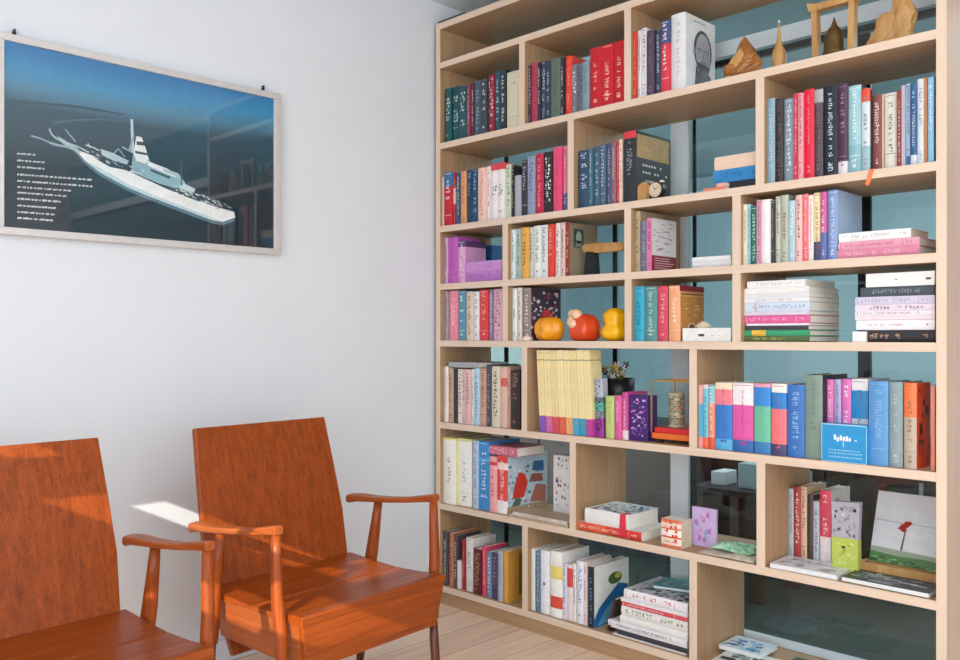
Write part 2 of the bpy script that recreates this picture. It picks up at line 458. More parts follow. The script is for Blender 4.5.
def standing(row, cell, org, items, side=None, group=None):
    """items: (x0, x1, ytop, hex, options) in crop pixels; org: crop origin and scale"""
    ox, oy, sc = org; z0, z1 = rowz(row)
    prev = -9
    for i, it in enumerate(items):
        a, b, yt, c = it[:4]; o = dict(it[4]) if len(it) > 4 else {}
        o['c'] = c
        y = YF + o.get('set', rnd.uniform(0.010, 0.022))
        xa, xb = on_y(ox + a / sc, y)[0], on_y(ox + b / sc, y)[0]
        wl, wr = cell_walls(row, xb)
        xa = max(xa, prev + 0.0004, wl); xb = min(xb, wr)
        top = at_y(ox + (a + b) / 2 / sc, oy + yt / sc, y).z
        h = min(top - z0, z1 - z0 - 0.004)
        w = max(xb - xa - 0.0004, 0.004); prev = xa + w
        d = o.get('d', min(max(h * rnd.uniform(.62, .72), .11), .235))
        d = min(d, YB - y - 0.004)
        lean = o.get('lean', 0)
        r = make_book(w, d, h, o, (xa, y, z0 + 0.0002), (0, lean, 0), o.get('name', 'book'))
        look = o.get('look')
        BOOKS.append((r, look, c, w, h, o, row, cell, 'standing', group or 'books standing in the ' + ROWN[row] + ', ' + cell + ' compartment'))

def lying(row, cell, org, xl, xr, items, group=None, d=0.15, sett=0.02, yaw=0.0):
    """a stack: items from the bottom up: (ytop, hex, options); the spine faces the room"""
    ox, oy, sc = org; z = rowz(row)[0]
    for yt, c, *oo in items:
        o = dict(oo[0]) if oo else {}; o['c'] = c
        y = YF + o.get('set', sett)
        l, rr = o.get('x', (xl, xr))
        xa, xb = on_y(ox + l / sc, y)[0], on_y(ox + rr / sc, y)[0]
        wl, wr = cell_walls(row, (xa + xb) / 2); xa = max(xa, wl); xb = min(xb, wr)
        top = at_y(ox + (l + rr) / 2 / sc, oy + yt / sc, y).z
        t = max(top - z - 0.0004, 0.004)
        dd = min(o.get('d', d), YB - y - .004)
        r = make_book(t, dd, xb - xa, o, (xb, y, z + 0.0002), (0, -PI / 2, o.get('yaw', yaw)), o.get('name', 'book'))
        z += t + 0.0004
        BOOKS.append((r, o.get('look'), c, t, xb - xa, o, row, cell, 'lying', group or 'books lying in a stack in the ' + ROWN[row] + ', ' + cell + ' compartment'))
    return z

# cover art
def quad_side(mb, w, ys, zs, col, e=0.0006):
    mb.poly([(w + e, ys[0], zs[0]), (w + e, ys[1], zs[0]), (w + e, ys[1], zs[1]), (w + e, ys[0], zs[1])], hx(col))
def poly_side(mb, w, pts, col, d, h, e=0.0006):
    mb.poly([(w + e, p[0] * d, p[1] * h) for p in pts], hx(col))
def ell(cx, cy, rx, ry, n=22, a0=0, a1=2 * PI):
    return [(cx + rx * math.cos(a0 + (a1 - a0) * k / n), cy + ry * math.sin(a0 + (a1 - a0) * k / n)) for k in range(n)]
def art_portrait(mb, w, d, h, r):
    P = lambda pts, c, e: poly_side(mb, w, pts, c, d, h, e)
    P([(.30, .02), (.36, .38), (.42, .30), (.80, .30), (.88, .22), (.90, .02)], '#22252b', .0006)
    P(ell(.58, .58, .30, .27), '#3a3e46', .0007)
    P(ell(.59, .55, .25, .26), '#a9adb4', .0009)
    P(ell(.30, .54, .035, .06), '#8e929a', .0009)
    P(ell(.60, .42, .22, .17, 22, PI, 2 * PI), '#4c5058', .0011)
    P(ell(.60, .42, .10, .03), '#8a8e96', .0013)
    for cx in (.47, .70): P(ell(cx, .575, .075, .035), '#5a5e66', .0011); P(ell(cx, .573, .06, .026), '#b6bac0', .0013); P(ell(cx, .574, .02, .014), '#26282e', .0015)
    P([(.38, .585), (.80, .585), (.80, .577), (.38, .577)], '#2c2f36', .0012)
    P([(.57, .56), (.62, .56), (.635, .47), (.555, .47)], '#8d9199', .0012)
    P([(.50, .40), (.70, .40), (.68, .385), (.52, .385)], '#3a3c44', .0015)
    for k in range(9): quad_side(mb, w, (d * (.28 + k * .045), d * (.31 + k * .045)), (h * .93, h * .945), '#6a6e76')
def art_gold(mb, w, d, h, r):
    quad_side(mb, w, (d * .04, d * .95), (h * .63, h * .96), '#a88a50')
    for k in range(40):
        y, z = r.uniform(.06, .9), r.uniform(.65, .93); quad_side(mb, w, (d * y, d * (y + .04)), (h * z, h * (z + .012)), r.choice(['#8a6a34', '#c8aa6a']), .0009)
    for row, (z, n) in enumerate(((.52, 8), (.42, 9), (.30, 6))):
        for k in range(n):
            if r.random() < .8: quad_side(mb, w, (d * (.2 + k * .08), d * (.25 + k * .08)), (h * z, h * (z + .03)), '#c8ccd0')
def art_clouds(mb, w, d, h, r):
    poly_side(mb, w, [(0, .0), (1, .0), (1, .16), (.8, .2), (.62, .12), (.4, .22), (.2, .14), (0, .2)], '#7f9fc8', d, h)
def art_two(mb, w, d, h, r):
    quad_side(mb, w, (0, d), (0, h * .3), '#8a1c30')
    for k in range(5): quad_side(mb, w, (d * .12, d * r.uniform(.6, .9)), (h * (.06 + k * .045), h * (.075 + k * .045)), '#d8b8b8', .0009)
    for k in range(26):
        z = h * r.uniform(.38, .92); y = r.uniform(.05, .7); quad_side(mb, w, (d * y, d * (y + r.uniform(.08, .22))), (z, z + h * .012), r.choice(['#8a8890', '#a09ca4', '#b06a70']), .0009)
def speckle(cols, n, big=.07):
    def f(mb, w, d, h, r):
        for k in range(n):
            y, z = r.uniform(.03, .9), r.uniform(.04, .92); s = r.uniform(.4, 1) * big
            a = r.uniform(0, PI); e = .0006 + k * 2e-6
            pts = [(y + math.cos(a + q) * s * .8, z + math.sin(a + q) * s * .5) for q in (0, 1.3, 2.6, 4.4)]
            pts = [(min(max(p, .01), .99), min(max(q, .01), .99)) for p, q in pts]
            poly_side(mb, w, pts, r.choice(cols), d, h, e)
    return f
def art_statue(mb, w, d, h, r):
    poly_side(mb, w, [(.15, .55), (.5, .55), (.5, .9), (.15, .9)], '#3e4a44', d, h)
    poly_side(mb, w, ell(.33, .74, .1, .12, 12), '#9aa898', d, h, .0009)
    poly_side(mb, w, [(.2, .57), (.46, .57), (.4, .68), (.26, .68)], '#7a8a7c', d, h, .0009)
def art_green(mb, w, d, h, r):
    quad_side(mb, w, (d * .3, d * .97), (h * .10, h * .92), '#8a6a28')
    poly_side(mb, w, [(.35, .12), (.9, .12), (.85, .5), (.6, .55), (.4, .4)], '#4a7a34', d, h, .0009)
    for c in ((.5, .3), (.75, .62), (.68, .2)): poly_side(mb, w, ell(c[0], c[1], .12, .09, 12), '#e0e4d0', d, h, .0012)
def art_leaf(mb, w, d, h, r):
    poly_side(mb, w, [(0, 0), (.98, 0), (.98, .55), (.7, .62), (.4, .45), (.15, .3), (0, .12)], '#1f6aa8', d, h)
    poly_side(mb, w, [(.1, .02), (.6, .02), (.72, .4), (.5, .34), (.3, .22)], '#6ab0d8', d, h, .0009)
    poly_side(mb, w, [(.66, .02), (.98, .02), (.98, .42)], '#16406a', d, h, .0009)
    poly_side(mb, w, ell(.6, .72, .2, .1, 14), '#4a6a2c', d, h, .0009)
    poly_side(mb, w, ell(.68, .75, .09, .05, 10), '#c8b848', d, h, .0012)
def art_redmap(mb, w, d, h, r):
    quad_side(mb, w, (0, d), (0, h * .12), '#b89a7c', .0006)
    poly_side(mb, w, [(.12, .25), (.4, .25), (.5, .5), (.42, .66), (.28, .7), (.18, .5)], '#d83a2c', d, h, .0009)
    poly_side(mb, w, [(.55, .15), (.95, .12), (.96, .4), (.7, .45)], '#b8705c', d, h, .0009)
    poly_side(mb, w, [(.6, .7), (.9, .66), (.9, .85), (.65, .86)], '#3a6a9a', d, h, .0009)
    poly_side(mb, w, [(.52, .5), (.88, .48), (.86, .62), (.6, .64)], '#a05a4c', d, h, .0009)
    poly_side(mb, w, [(.1, .12), (.3, .12), (.35, .22), (.2, .26)], '#5a6a5a', d, h, .0009)
    speckle(['#8ab0c8', '#e0e4e8', '#c84a3a', '#f0ece8', '#5a7a94', '#a8c4d4'], 80, .07)(mb, w, d, h, r)
def art_dark(mb, w, d, h, r):
    speckle(['#e8e0e4', '#c8c0cc', '#d8d4dc', '#5a4a66', '#b83a4a'], 90, .08)(mb, w, d, h, r)
    poly_side(mb, w, [(.2, .18), (.72, .22), (.8, .44), (.6, .6), (.42, .56), (.22, .36)], '#b82436', d, h, .001)
    poly_side(mb, w, ell(.5, .52, .14, .08, 12), '#d83a48', d, h, .0013)
def art_amber(mb, w, d, h, r):
    quad_side(mb, w, (0, d), (h * .9, h), '#8a2032'); quad_side(mb, w, (d * .05, d * .95), (h * .84, h * .86), '#6a3a1c')
    poly_side(mb, w, [(.1, .12), (.9, .12), (.98, .8), (.02, .8)], '#c88a3e', d, h, .0006)
    poly_side(mb, w, [(.06, .04), (.94, .04), (.9, .22), (.5, .14), (.1, .22)], '#8a2a22', d, h, .0009)
    poly_side(mb, w, ell(.48, .26, .17, .075, 18), '#e8cfa0', d, h, .0012); poly_side(mb, w, ell(.48, .26, .11, .05, 18), '#8a3a24', d, h, .0015)
    for k in range(16):
        y, z = r.uniform(.15, .75), r.uniform(.38, .76); poly_side(mb, w, [(y, z), (y + .14, z + .01), (y + .12, z + .03), (y, z + .025)], r.choice(['#e0b060', '#a86a2c', '#e8c88a', '#b87a34']), d, h, .001)
O1 = (430, 0, 4.552); O2 = (620, 0, 4.552); O3 = (430, 120, 4.552); O4 = (560, 110, 4.552); O5 = (750, 60, 4.552)
O6 = (430, 220, 4.552); O7 = (600, 200, 4.552); O8 = (730, 170, 3.665); O9 = (430, 330, 4.552); OA = (600, 330, 4.552)
OB = (750, 340, 4.552); OC = (430, 420, 4.552); OD = (560, 450, 4.552); OE = (750, 450, 3.143); OF = (430, 510, 4.552); OG = (580, 540, 4.571)

# --- top row
standing(1, 'left', O1, [
 (66, 95, 402, '#11525a', dict(txt='#cfe0dc', tw=.7)), (95, 130, 396, '#0e4a52', dict(txt='#d4e4dc', tw=.7)), (130, 164, 392, '#125058', dict(txt='#cfe0dc', tw=.7)),
 (165, 182, 383, '#84304e', dict(txt='#d8a0b0')), (182, 199, 378, '#5e2438'), (200, 229, 368, '#3e5262', dict(txt='#9ab0bc')), (229, 257, 360, '#34424c'),
 (259, 290, 343, '#8e2038', dict(txt='#e8d0d0', tw=.8, td=1)), (290, 318, 325, '#1d4a5a'), (318, 344, 318, '#16303a'),
 (348, 404, 325, '#d6cdb4', dict(txt='#a89a80', tz=(.82, .70), look='thick cream hardback', old=True))])
standing(1, 'middle', O1, [
 (432, 459, 300, '#43303c', dict(txt='#d0c0c0', tw=.7, td=1)), (459, 488, 285, '#b23c5c', dict(txt='#8a2a44')), (488, 502, 285, '#2c2838'),
 (502, 524, 280, '#39445c', dict(txt='#c8ccd8', tw=.8)), (524, 547, 276, '#30384e', dict(txt='#b8c0d0')), (548, 591, 266, '#5e7064', dict(txt='#4a5a50', look='thick grey-green book')),
 (592, 608, 262, '#262a3c'), (608, 644, 256, '#e4432f', dict(txt='#f09080', look='orange-red book')), (645, 667, 294, '#787c8a', dict(txt='#e8e8f0', td=1, tw=.8)), (667, 689, 290, '#6a6e7c', dict(txt='#26262e', td=1, tw=.8)),
 (690, 721, 281, '#8298a6', dict(txt='#5a6c7a')),
 (722, 778, 218, '#c61024', dict(txt='#e8b0a0', tz=(.75, .1), tw=.35)), (778, 832, 202, '#cc1226', dict(txt='#f0d0b0', tz=(.75, .1), tw=.42)), (832, 884, 186, '#c40e22', dict(txt='#f0c8a8', tz=(.75, .1), tw=.38))])
standing(1, 'right', O2, [
 (50, 71, 145, '#d8442f', dict(txt='#f0d0c0')), (71, 96, 140, '#dfe4e8', dict(txt='#3a7aa0')), (96, 120, 128, '#e6e6ea', dict(txt='#a03050')),
 (120, 153, 138, '#4c3e54', dict(txt='#8a6a80')), (153, 184, 140, '#35425e'), (184, 222, 92, '#41507c', dict(bands=[(.32, '#d83448')], txt='#f0e0e0', look='tall blue and red book')),
 (228, 296, 62, '#e2e4e6', dict(side='#e6e8ea', txt='#b8bcc0', tw=.3, art=art_portrait, d=.17, look='thick white book with a black and white portrait cover'))])
# --- second row
standing(2, 'left', O3, [
 (50, 61, 260, '#e4dcdc'), (62, 99, 238, '#2f6c9c', dict(bands=[(.27, '#c41e2e')], txt='#e8e8f0', look='red book with a blue head')), (99, 116, 238, '#c02a34', dict(bands=[(.3, '#e4d0c4'), (.6, '#b04a50')])),
 (116, 138, 240, '#2f4d78'), (138, 164, 234, '#dc9c60', dict(txt='#b05a3a', look='tan orange book')), (165, 190, 228, '#17395a', dict(txt='#8ab0d0')), (190, 215, 224, '#1f4266', dict(txt='#a0c0e0')),
 (216, 250, 218, '#f0c6ba', dict(txt='#d08080')), (250, 275, 212, '#efe8e4', dict(txt='#c04050')), (275, 305, 200, '#d8404c', dict(bands=[(.12, '#ece8e6')], txt='#3a3438', tz=(.62, .4), tw=.8)),
 (305, 336, 194, '#d23848', dict(bands=[(.12, '#eae6e4')], txt='#3a3438', tz=(.62, .4), tw=.8)), (336, 368, 203, '#d4dcc4', dict(txt='#3a6a5a')), (369, 381, 205, '#22242e'),
 (382, 410, 252, '#a6aab4', dict(txt=None, look='short plain grey book')), (411, 440, 182, '#2b2e36', dict(txt='#c0c4cc')), (441, 477, 165, '#8e9ab4', dict(txt='#4a5470', td=1)),
 (479, 514, 153, '#bc1e40', dict(txt='#e890a0')), (516, 555, 145, '#221c20', dict(txt='#f0ece8', tw=.75, td=1, tz=(.92, .15))), (558, 598, 124, '#e84a78', dict(txt='#c83058', tw=.3)),
 (599, 624, 118, '#dc6c8c', dict(bands=[(.72, '#3c5a8c')], txt='#f4d0d8', td=1))])
standing(2, 'middle', O4, [
 (80, 131, 184, '#2b4d68', dict(txt='#d8e0e8', tw=.6)), (131, 146, 175, '#3f6f7e'), (146, 179, 165, '#45647a', dict(txt='#b8c8d4')), (180, 206, 158, '#48607c', dict(txt='#c0c8dc')), (206, 232, 152, '#4a5476', dict(txt='#b0b8cc')),
 (232, 252, 146, '#8e5c72'), (252, 270, 140, '#da5a4c', dict(txt='#f0c8c0')), (270, 284, 134, '#f0d2c4'),
 (286, 343, 97, '#d83a44', dict(bands=[(.1, '#24272d')], side='#1f2226', txt='#9aa0a8', tw=.5, tz=(.85, .3), art=art_gold, d=.195, look='big black book with a gold panel cover'))])
zt = lying(2, 'middle', O4, 700, 893, [
 (318, '#20262c', dict(x=(755, 905), txt=None, look='black book at the bottom of the small stack')), (262, '#2f86c4', dict(x=(696, 905), txt='#1c5a90', look='blue book in the small stack')), (200, '#e8ccb4', dict(x=(702, 905), txt=None, look='cream book topping the small stack', old=True))])
standing(2, 'right', O5, [
 (66, 112, 176, '#8ba8b6', dict(txt='#c8d8e0', tw=.4)), (112, 150, 176, '#2b2325', dict(txt='#6a5a5c')), (150, 196, 176, '#8092a2', dict(txt='#d8e0e8', tw=.6, td=1)),
 (198, 218, 152, '#c63a54'), (218, 240, 150, '#ee98a2'), (240, 290, 134, '#de153b', dict(txt='#f08898', tw=.3, look='bright red thick book')), (291, 330, 134, '#a8a6aa', dict(bands=[(.15, '#4b3b45')], txt='#7a6a74')),
 (331, 399, 118, '#15202d', dict(txt='#d8e4ec', tw=.35, tz=(.92, .2), look='thick black book with white lettering')), (400, 442, 108, '#4a2542', dict(bands=[(.86, '#d8d4dc')], txt='#9a7a94', look='dark purple book with a white foot')),
 (446, 505, 116, '#9ac6ce', dict(side='#1c2830', bands=[(.68, '#86b4c0')], txt='#e8f0f2', tw=.3, d=.12, look='teal book in a dark case')),
 (506, 545, 130, '#e24a2e', dict(bands=[(.16, '#cfd8dc'), (.7, '#9ab8c0')], txt='#7a8a90', look='pale grey book with an orange head')), (546, 558, 134, '#28282e'), (558, 595, 160, '#7c3b3b', dict(txt='#e8d8c8', td=1, tw=.6)),
 (596, 610, 156, '#d8ba9a'), (610, 667, 150, '#dad6ca', dict(txt='#5a5a58', tw=.4, look='thick off-white book')), (668, 690, 140, '#8e3c36'), (690, 706, 116, '#b8b0ba'),
 (706, 730, 108, '#a0b9da', dict(bands=[(.88, '#3a6aa0')])), (730, 757, 104, '#275888', dict(txt='#c8dcec', bands=[(.88, '#c8d0dc')])), (757, 792, 86, '#d6dce2', dict(txt='#8a8a90')), (793, 808, 80, '#b87a4e'), (809, 836, 78, '#8cbede', dict(txt='#e8f4fa'))])
# --- third row
standing(3, 'left', O6, [
 (50, 80, 82, '#c8a8ce', dict(txt='#7a5a84')), (80, 124, 78, '#c05cb8', dict(txt='#9a3a94', tw=.2, look='bright purple book')), (125, 158, 96, '#5a3a6a', dict(bands=[(.14, '#d89ccc')], txt='#f4e8f4', look='pink-purple book with a dark head'))])
lying(3, 'left', O6, 162, 326, [(232, '#bb7cc4', dict(txt='#9a5aa4', x=(160, 326))), (186, '#cb92d2', dict(txt='#a868b0', x=(162, 326), look='lilac book on top of the purple pair'))], d=.15)
standing(3, 'second', O6, [
 (358, 385, 44, '#dce6e4', dict(txt='#3a7a90')), (385, 412, 40, '#a9bebe'), (412, 447, 34, '#e2ab4c', dict(txt='#8a5a1a', look='mustard yellow book')), (447, 470, 34, '#cec8bc', dict(txt='#5a4a40', td=1, tw=.7)),
 (470, 502, 26, '#e6e8e8', dict(txt='#5a6068')), (502, 534, 23, '#e2e4e6', dict(txt='#4a5058')), (535, 560, 19, '#d83e2a', dict(txt='#f0b0a0')), (560, 592, 15, '#e6e2e2', dict(txt='#a04a50')),
 (592, 614, 12, '#dcc0b8', dict(txt='#5a2a2a', td=1)), (614, 634, 12, '#8c2c28', dict(side='#94846a', art=art_statue, d=.15, look='red-spined book with a stone-brown statue cover'))])
standing(3, 'third', O7, [
 (150, 181, 52, '#b29c7c', dict(txt='#7a6444')), (181, 214, 94, '#6e6c84', dict(txt='#a8a6b8')), (214, 235, 82, '#e074a2', dict(side='#dedbdc', art=art_two, d=.135, soft=True, look='pink-spined book with a grey and dark red cover'))])
lying(3, 'third', O7, 419, 598, [(280, '#e4e2e4', dict(txt=None, x=(420, 598), look='lower white book of the pair')), (256, '#e9e8ea', dict(txt=None, x=(418, 596), look='upper white book of the pair'))], d=.16)
standing(3, 'right', O8, [
 (42, 62, 127, '#f0e6d0'), (62, 75, 126, '#9ccbd2'), (75, 98, 134, '#1c6c5c', dict(txt='#b8e0d0', look='deep green book')), (98, 112, 110, '#d890aa'), (112, 149, 108, '#eceaea', dict(txt=None, look='plain white book')),
 (150, 161, 112, '#3c3c46'), (161, 185, 98, '#c9cdba'), (185, 213, 92, '#b4b9aa', dict(txt='#7a5a3a', tz=(.75, .3), td=1)), (213, 238, 112, '#a9cad6', dict(txt='#e8f0f4')), (239, 262, 92, '#f0bab2'),
 (262, 286, 88, '#e86c7a', dict(txt='#f4d0d4')), (286, 306, 92, '#f0e9e2', dict(txt='#c08a80')), (306, 330, 84, '#f0e0b0', dict(bands=[(.72, '#39496e')], txt='#a03a40', look='pale yellow book with a navy foot')), (330, 352, 80, '#c85c92', dict(bands=[(.6, '#5f6aa4')], txt='#f0d8e8')),
 (353, 393, 74, '#7d98ca', dict(side='#a6bcd8', art=art_clouds, d=.16, txt='#c8d8ec', look='blue book with a cloudy sky cover'))])
lying(3, 'right', O8, 396, 700, [(285, '#e08aa6', dict(x=(392, 694), txt='#f0c0d0')), (255, '#e6a2b6', dict(x=(396, 694), txt='#c0607c')), (222, '#efeeee', dict(x=(398, 662), txt='#c0c0c8', d=.13, old=True, look='white book on two pink ones'))], d=.17)
# --- fourth row
standing(4, 'left', O6, [
 (50, 82, 320, '#aca0ac', dict(txt='#5a505c', td=1)), (85, 124, 322, '#e88a9c', dict(txt='#f8d8dc')), (127, 160, 322, '#5a90a6', dict(txt='#e0eef4')), (163, 193, 326, '#dac6b2', dict(txt='#8a6a54')),
 (194, 222, 326, '#e8e2e6', dict(txt='#7a707a')), (224, 261, 318, '#d83c42', dict(txt='#f4b0b0')), (263, 285, 318, '#8a82a4', dict(txt='#e0e0f0')), (287, 326, 315, '#dcaaba', dict(txt='#905a78', tw=.7, td=1))])
standing(4, 'second', O6, [
 (358, 394, 312, '#e6ecee', dict(txt='#2a7a94', tz=(.6, .4), td=1)), (396, 417, 308, '#e6dac8'), (419, 458, 310, '#8c7c7a', dict(side='#3a2f40', txt='#d8d0d0', art=art_dark, d=.16, look='grey-spined book with a speckled dark cover'))])
standing(4, 'third', O7, [
 (150, 198, 394, '#38a6c6', dict(txt='#1a7a9a', look='thick sky blue book')), (202, 256, 394, '#5c938e', dict(txt='#c8e0d8', tw=.4, look='thick grey-teal book')), (260, 308, 392, '#d84a60', dict(txt='#f0a0b0')), (311, 363, 390, '#f0aa7c', dict(txt='#f8e0c8', tw=.4, side='#d8a060', d=.135, art=art_amber, look='peach book with an amber and dark red cover'))])
lying(4, 'right', O8, 46, 290, [
 (608, '#5a6c44', dict(x=(44, 290), txt='#c8b850')), (586, '#3a9f70', dict(bands=[(.12, '#e8b848'), (.34, '#3a9f70')], x=(44, 292), txt=None, look='green book with a yellow patch')), (570, '#3c3c44', dict(x=(58, 288), txt=None)),
 (562, '#eceaec', dict(x=(60, 290), txt=None)), (532, '#e0649c', dict(x=(42, 292), txt='#f0b0cc', look='hot pink book in the tall stack')), (518, '#d8d0e0', dict(x=(48, 290), txt=None)), (484, '#d3e0f0', dict(bands=[(.16, '#e8a0b4'), (.19, '#d3e0f0')], x=(48, 292), txt='#8aa0c0')),
 (468, '#e9e9ed', dict(x=(46, 290), txt='#a8a8b0')), (454, '#dfdfe5', dict(x=(50, 292), txt=None)), (430, '#ecebea', dict(x=(48, 288), txt=None)), (404, '#f0efee', dict(x=(62, 276), txt='#c8c8cc'))], d=.19, sett=.02,
 group='books in the tall left stack, fourth row')
lying(4, 'right', O8, 456, 750, [
 (586, '#2c2a30', dict(x=(500, 748), txt='#b08a6a', look='black book at the foot of the right stack')), (548, '#efedf4', dict(x=(462, 750), txt='#c8485c', tw=.2)), (532, '#ecd8e2', dict(x=(458, 750), txt=None)), (516, '#e9e9f1', dict(x=(458, 750), txt='#c0405a')),
 (492, '#e8d8e6', dict(x=(458, 750), txt='#4a4a54')), (462, '#d3cce0', dict(x=(458, 750), txt='#a8a0c0')), (426, '#48525a', dict(x=(478, 748), txt='#8a989c', look='dark grey book near the top of the right stack'))], d=.17,
 group='books in the right stack, fourth row')
# --- fifth row
standing(5, 'left', O9, [
 (48, 81, 166, '#efe8e4', dict(txt='#c0a8a0')), (82, 104, 176, '#c6a282', dict(txt='#7a5434')), (104, 122, 176, '#2d2d31', dict(txt=None)), (124, 146, 178, '#e4d8d2', dict(txt='#4a3a38', td=1, tw=.7)), (146, 162, 178, '#d8b8b0', dict(txt='#5a2a2a')),
 (162, 181, 180, '#e8b8b2'), (181, 200, 178, '#dfe4ea', dict(txt='#5a7aa0')), (200, 222, 175, '#b4d0e2', dict(txt='#3a6a94')), (222, 254, 175, '#d09c88', dict(txt='#7a3a34')), (255, 275, 158, '#494a55', dict(txt='#a0a0aa')),
 (278, 314, 166, '#d8ceb8', dict(txt='#4a4238', td=1, tw=.6)), (315, 350, 170, '#e2b6a6', dict(bands=[(.18, '#d8605c'), (.32, '#e2b6a6')], txt=None, look='peach book with a red patch on its spine')), (350, 364, 172, '#caa08c'), (365, 406, 184, '#2f2321', dict(txt='#b08a70', tz=(.95, .5), tw=.6))])
mg = [('#f4dea2', '#8a5ab4'), ('#f6e2aa', '#d868a4'), ('#f2da9c', '#d8505a'), ('#f8e6b0', '#e0624a'), ('#f6e2a8', '#f0b078'), ('#f2dca0', '#4aa4c8'), ('#f7e4ac', '#3f9cc0'), ('#f4dfa4', '#c0489c')]
standing(5, 'middle', O9, [(500 + 30.5 * k, 529 + 30.5 * k, 93 + (k % 3), a, dict(soft=True, d=.06, bands=[(.11, '#b8a87c'), (.125, a), (.80, b)], txt='#c8b06a', tw=.15, set=.012, lean=-.055 if k < 8 else 0, look='yellow magazine with a ' + {0: 'purple', 1: 'pink', 2: 'red', 3: 'orange-red', 4: 'peach', 5: 'blue', 6: 'teal blue', 7: 'magenta'}[k] + ' foot')) for k, (a, b) in enumerate(mg)] +
 [(746, 790, 222, '#b8bcc4', dict(bands=[(.32, '#6a7a84'), (.42, '#58b09a'), (.55, '#8a8c98'), (.68, '#a0389c')], txt='#1e2026', tw=.9, td=1, tz=(.95, .1), lean=-.04, d=.03, look='grey patterned magazine with a magenta foot')),
  (797, 836, 302, '#bfd27c', dict(txt='#a8bc60', look='lime green book')), (838, 868, 300, '#dc5a9c', dict(txt='#f0b0d0')), (870, 897, 284, '#cc4c90', dict(bands=[(.8, '#f0dce4')], txt='#f8d8e8', look='tall pink book with a white foot'))])
standing(5, 'right', OA, [
 (441, 465, 250, '#ecaeb0', dict(bands=[(.3, '#5ab4dc'), (.82, '#f0a0a0')], txt=None, look='slim pink and blue striped book')), (466, 491, 250, '#e4d8d8', dict(bands=[(.06, '#78c4d6'), (.83, '#e8704c')], txt='#3a90b0')), (492, 519, 252, '#8ac4cc', dict(bands=[(.28, '#f0906c'), (.82, '#e05a3c')], txt='#e8f0f0')),
 (522, 600, 240, '#f0dcc0', dict(bands=[(.1, '#f08290'), (.33, '#3a7cca'), (.84, '#5cb2e2')], txt='#4a6a9a', tw=.12, look='thick book striped coral and blue')),
 (602, 697, 242, '#f0eaec', dict(bands=[(.32, '#e05ca8'), (.83, '#3c6cb4')], txt='#c03c88', tw=.1, look='thick book striped white, magenta and blue')),
 (700, 775, 245, '#e8a0b4', dict(bands=[(.05, '#3c8ada'), (.32, '#6ec0a0'), (.83, '#3c80bc')], txt='#5aa890', tw=.12, look='thick book striped blue and mint')),
 (778, 846, 246, '#f0ece8', dict(bands=[(.12, '#2a82ca'), (.35, '#f07a82'), (.84, '#4a4a72')], txt='#d8606c', tw=.1, look='thick book striped blue and coral pink'))])
standing(5, 'right', OB, [
 (168, 246, 205, '#3b73bc', dict(txt='#8ab0e0', tw=.5, look='tall royal blue book')), (249, 328, 160, '#80958a', dict(side='#26262c', txt='#6a8074', tw=.3, d=.16, look='tall grey-green hardback'))])
standing(5, 'right', OB, [
 (346, 379, 180, '#e072b4', dict(set=.05, txt='#f8d8ec')), (381, 413, 180, '#b0a8d0', dict(set=.05, txt='#5a4a94')), (415, 459, 178, '#da72ba', dict(set=.05, txt='#f8e0f0')), (461, 535, 178, '#ece8ec', dict(set=.05, bands=[(.14, '#1a8ccc'), (.48, '#c8d4dc')], txt='#5a7a94', tw=.4, look='white and bright blue book behind the blue box'))])
standing(5, 'right', OB, [
 (538, 628, 188, '#5b96ce', dict(txt='#8ab8e0', tw=.4, look='thick sky blue hardback')), (632, 695, 192, '#8b9ea2', dict(txt='#b8c4c4', tw=.3, look='thick grey hardback')),
 (699, 757, 196, '#ea7840', dict(bands=[(.4, '#b8a898')], side='#e4501c', txt='#8a6a54', tw=.4, art=speckle(['#5a2418', '#3a1c18', '#c8401c'], 14, .2), d=.10, look='orange book with a dark fiery cover')), (824, 842, 208, '#ea8c70', dict(txt=None, look='slim salmon book at the right panel'))])
# --- sixth row
standing(6, 'left', OC, [
 (52, 116, 82, '#e8e088', dict(bands=[(.03, '#f4f2e8')], side='#e4dc80', txt='#b8848c', tw=.3, tz=(.72, .3), look='white box file, leftmost')), (119, 188, 86, '#e8e088', dict(bands=[(.03, '#f3f1ec')], side='#e0d880', txt='#9ab0b8', tw=.3, tz=(.66, .3), look='white box file, second from the side panel')),
 (191, 219, 96, '#b0c8e2', dict(txt='#6a88b0')), (220, 266, 98, '#3b88c6', dict(bands=[(.24, '#5aa4d8'), (.3, '#3b88c6')], txt='#d8e8f4', tw=.5, look='mid blue thick book')),
 (268, 300, 166, '#e8a2a2', dict(bands=[(.1, '#d84040'), (.16, '#ecaaaa')], txt='#d04848')), (302, 352, 164, '#dc3e3e', dict(side='#bcd2de', bands=[(.12, '#f0d8d4'), (.24, '#e04a44'), (.78, '#f4eeee')], txt='#f4e0e0', tw=.4, art=art_redmap, d=.215, look='red-spined atlas with a bright pictorial cover'))])
standing(6, 'right', OE, [
 (116, 136, 122, '#b0b8c2', dict(set=.135, d=.128, txt='#5a6a7a')), (136, 160, 116, '#a83c3c', dict(set=.135, d=.128, txt='#f0d0c8', td=1)), (160, 178, 116, '#dab494', dict(set=.135, d=.128)), (180, 197, 142, '#4b3b3b', dict(set=.135, d=.128, txt=None)), (198, 217, 162, '#bcc0cc', dict(set=.135, d=.128, txt='#5a5a6a')),
 (219, 254, 128, '#e24a64', dict(set=.135, d=.128, bands=[(.62, '#f0e4e6')], side='#f0eeea', txt='#f8d0d8', art=speckle(['#e07050', '#f0b0a0'], 6, .3), look='pink and white book with an open white cover'))])
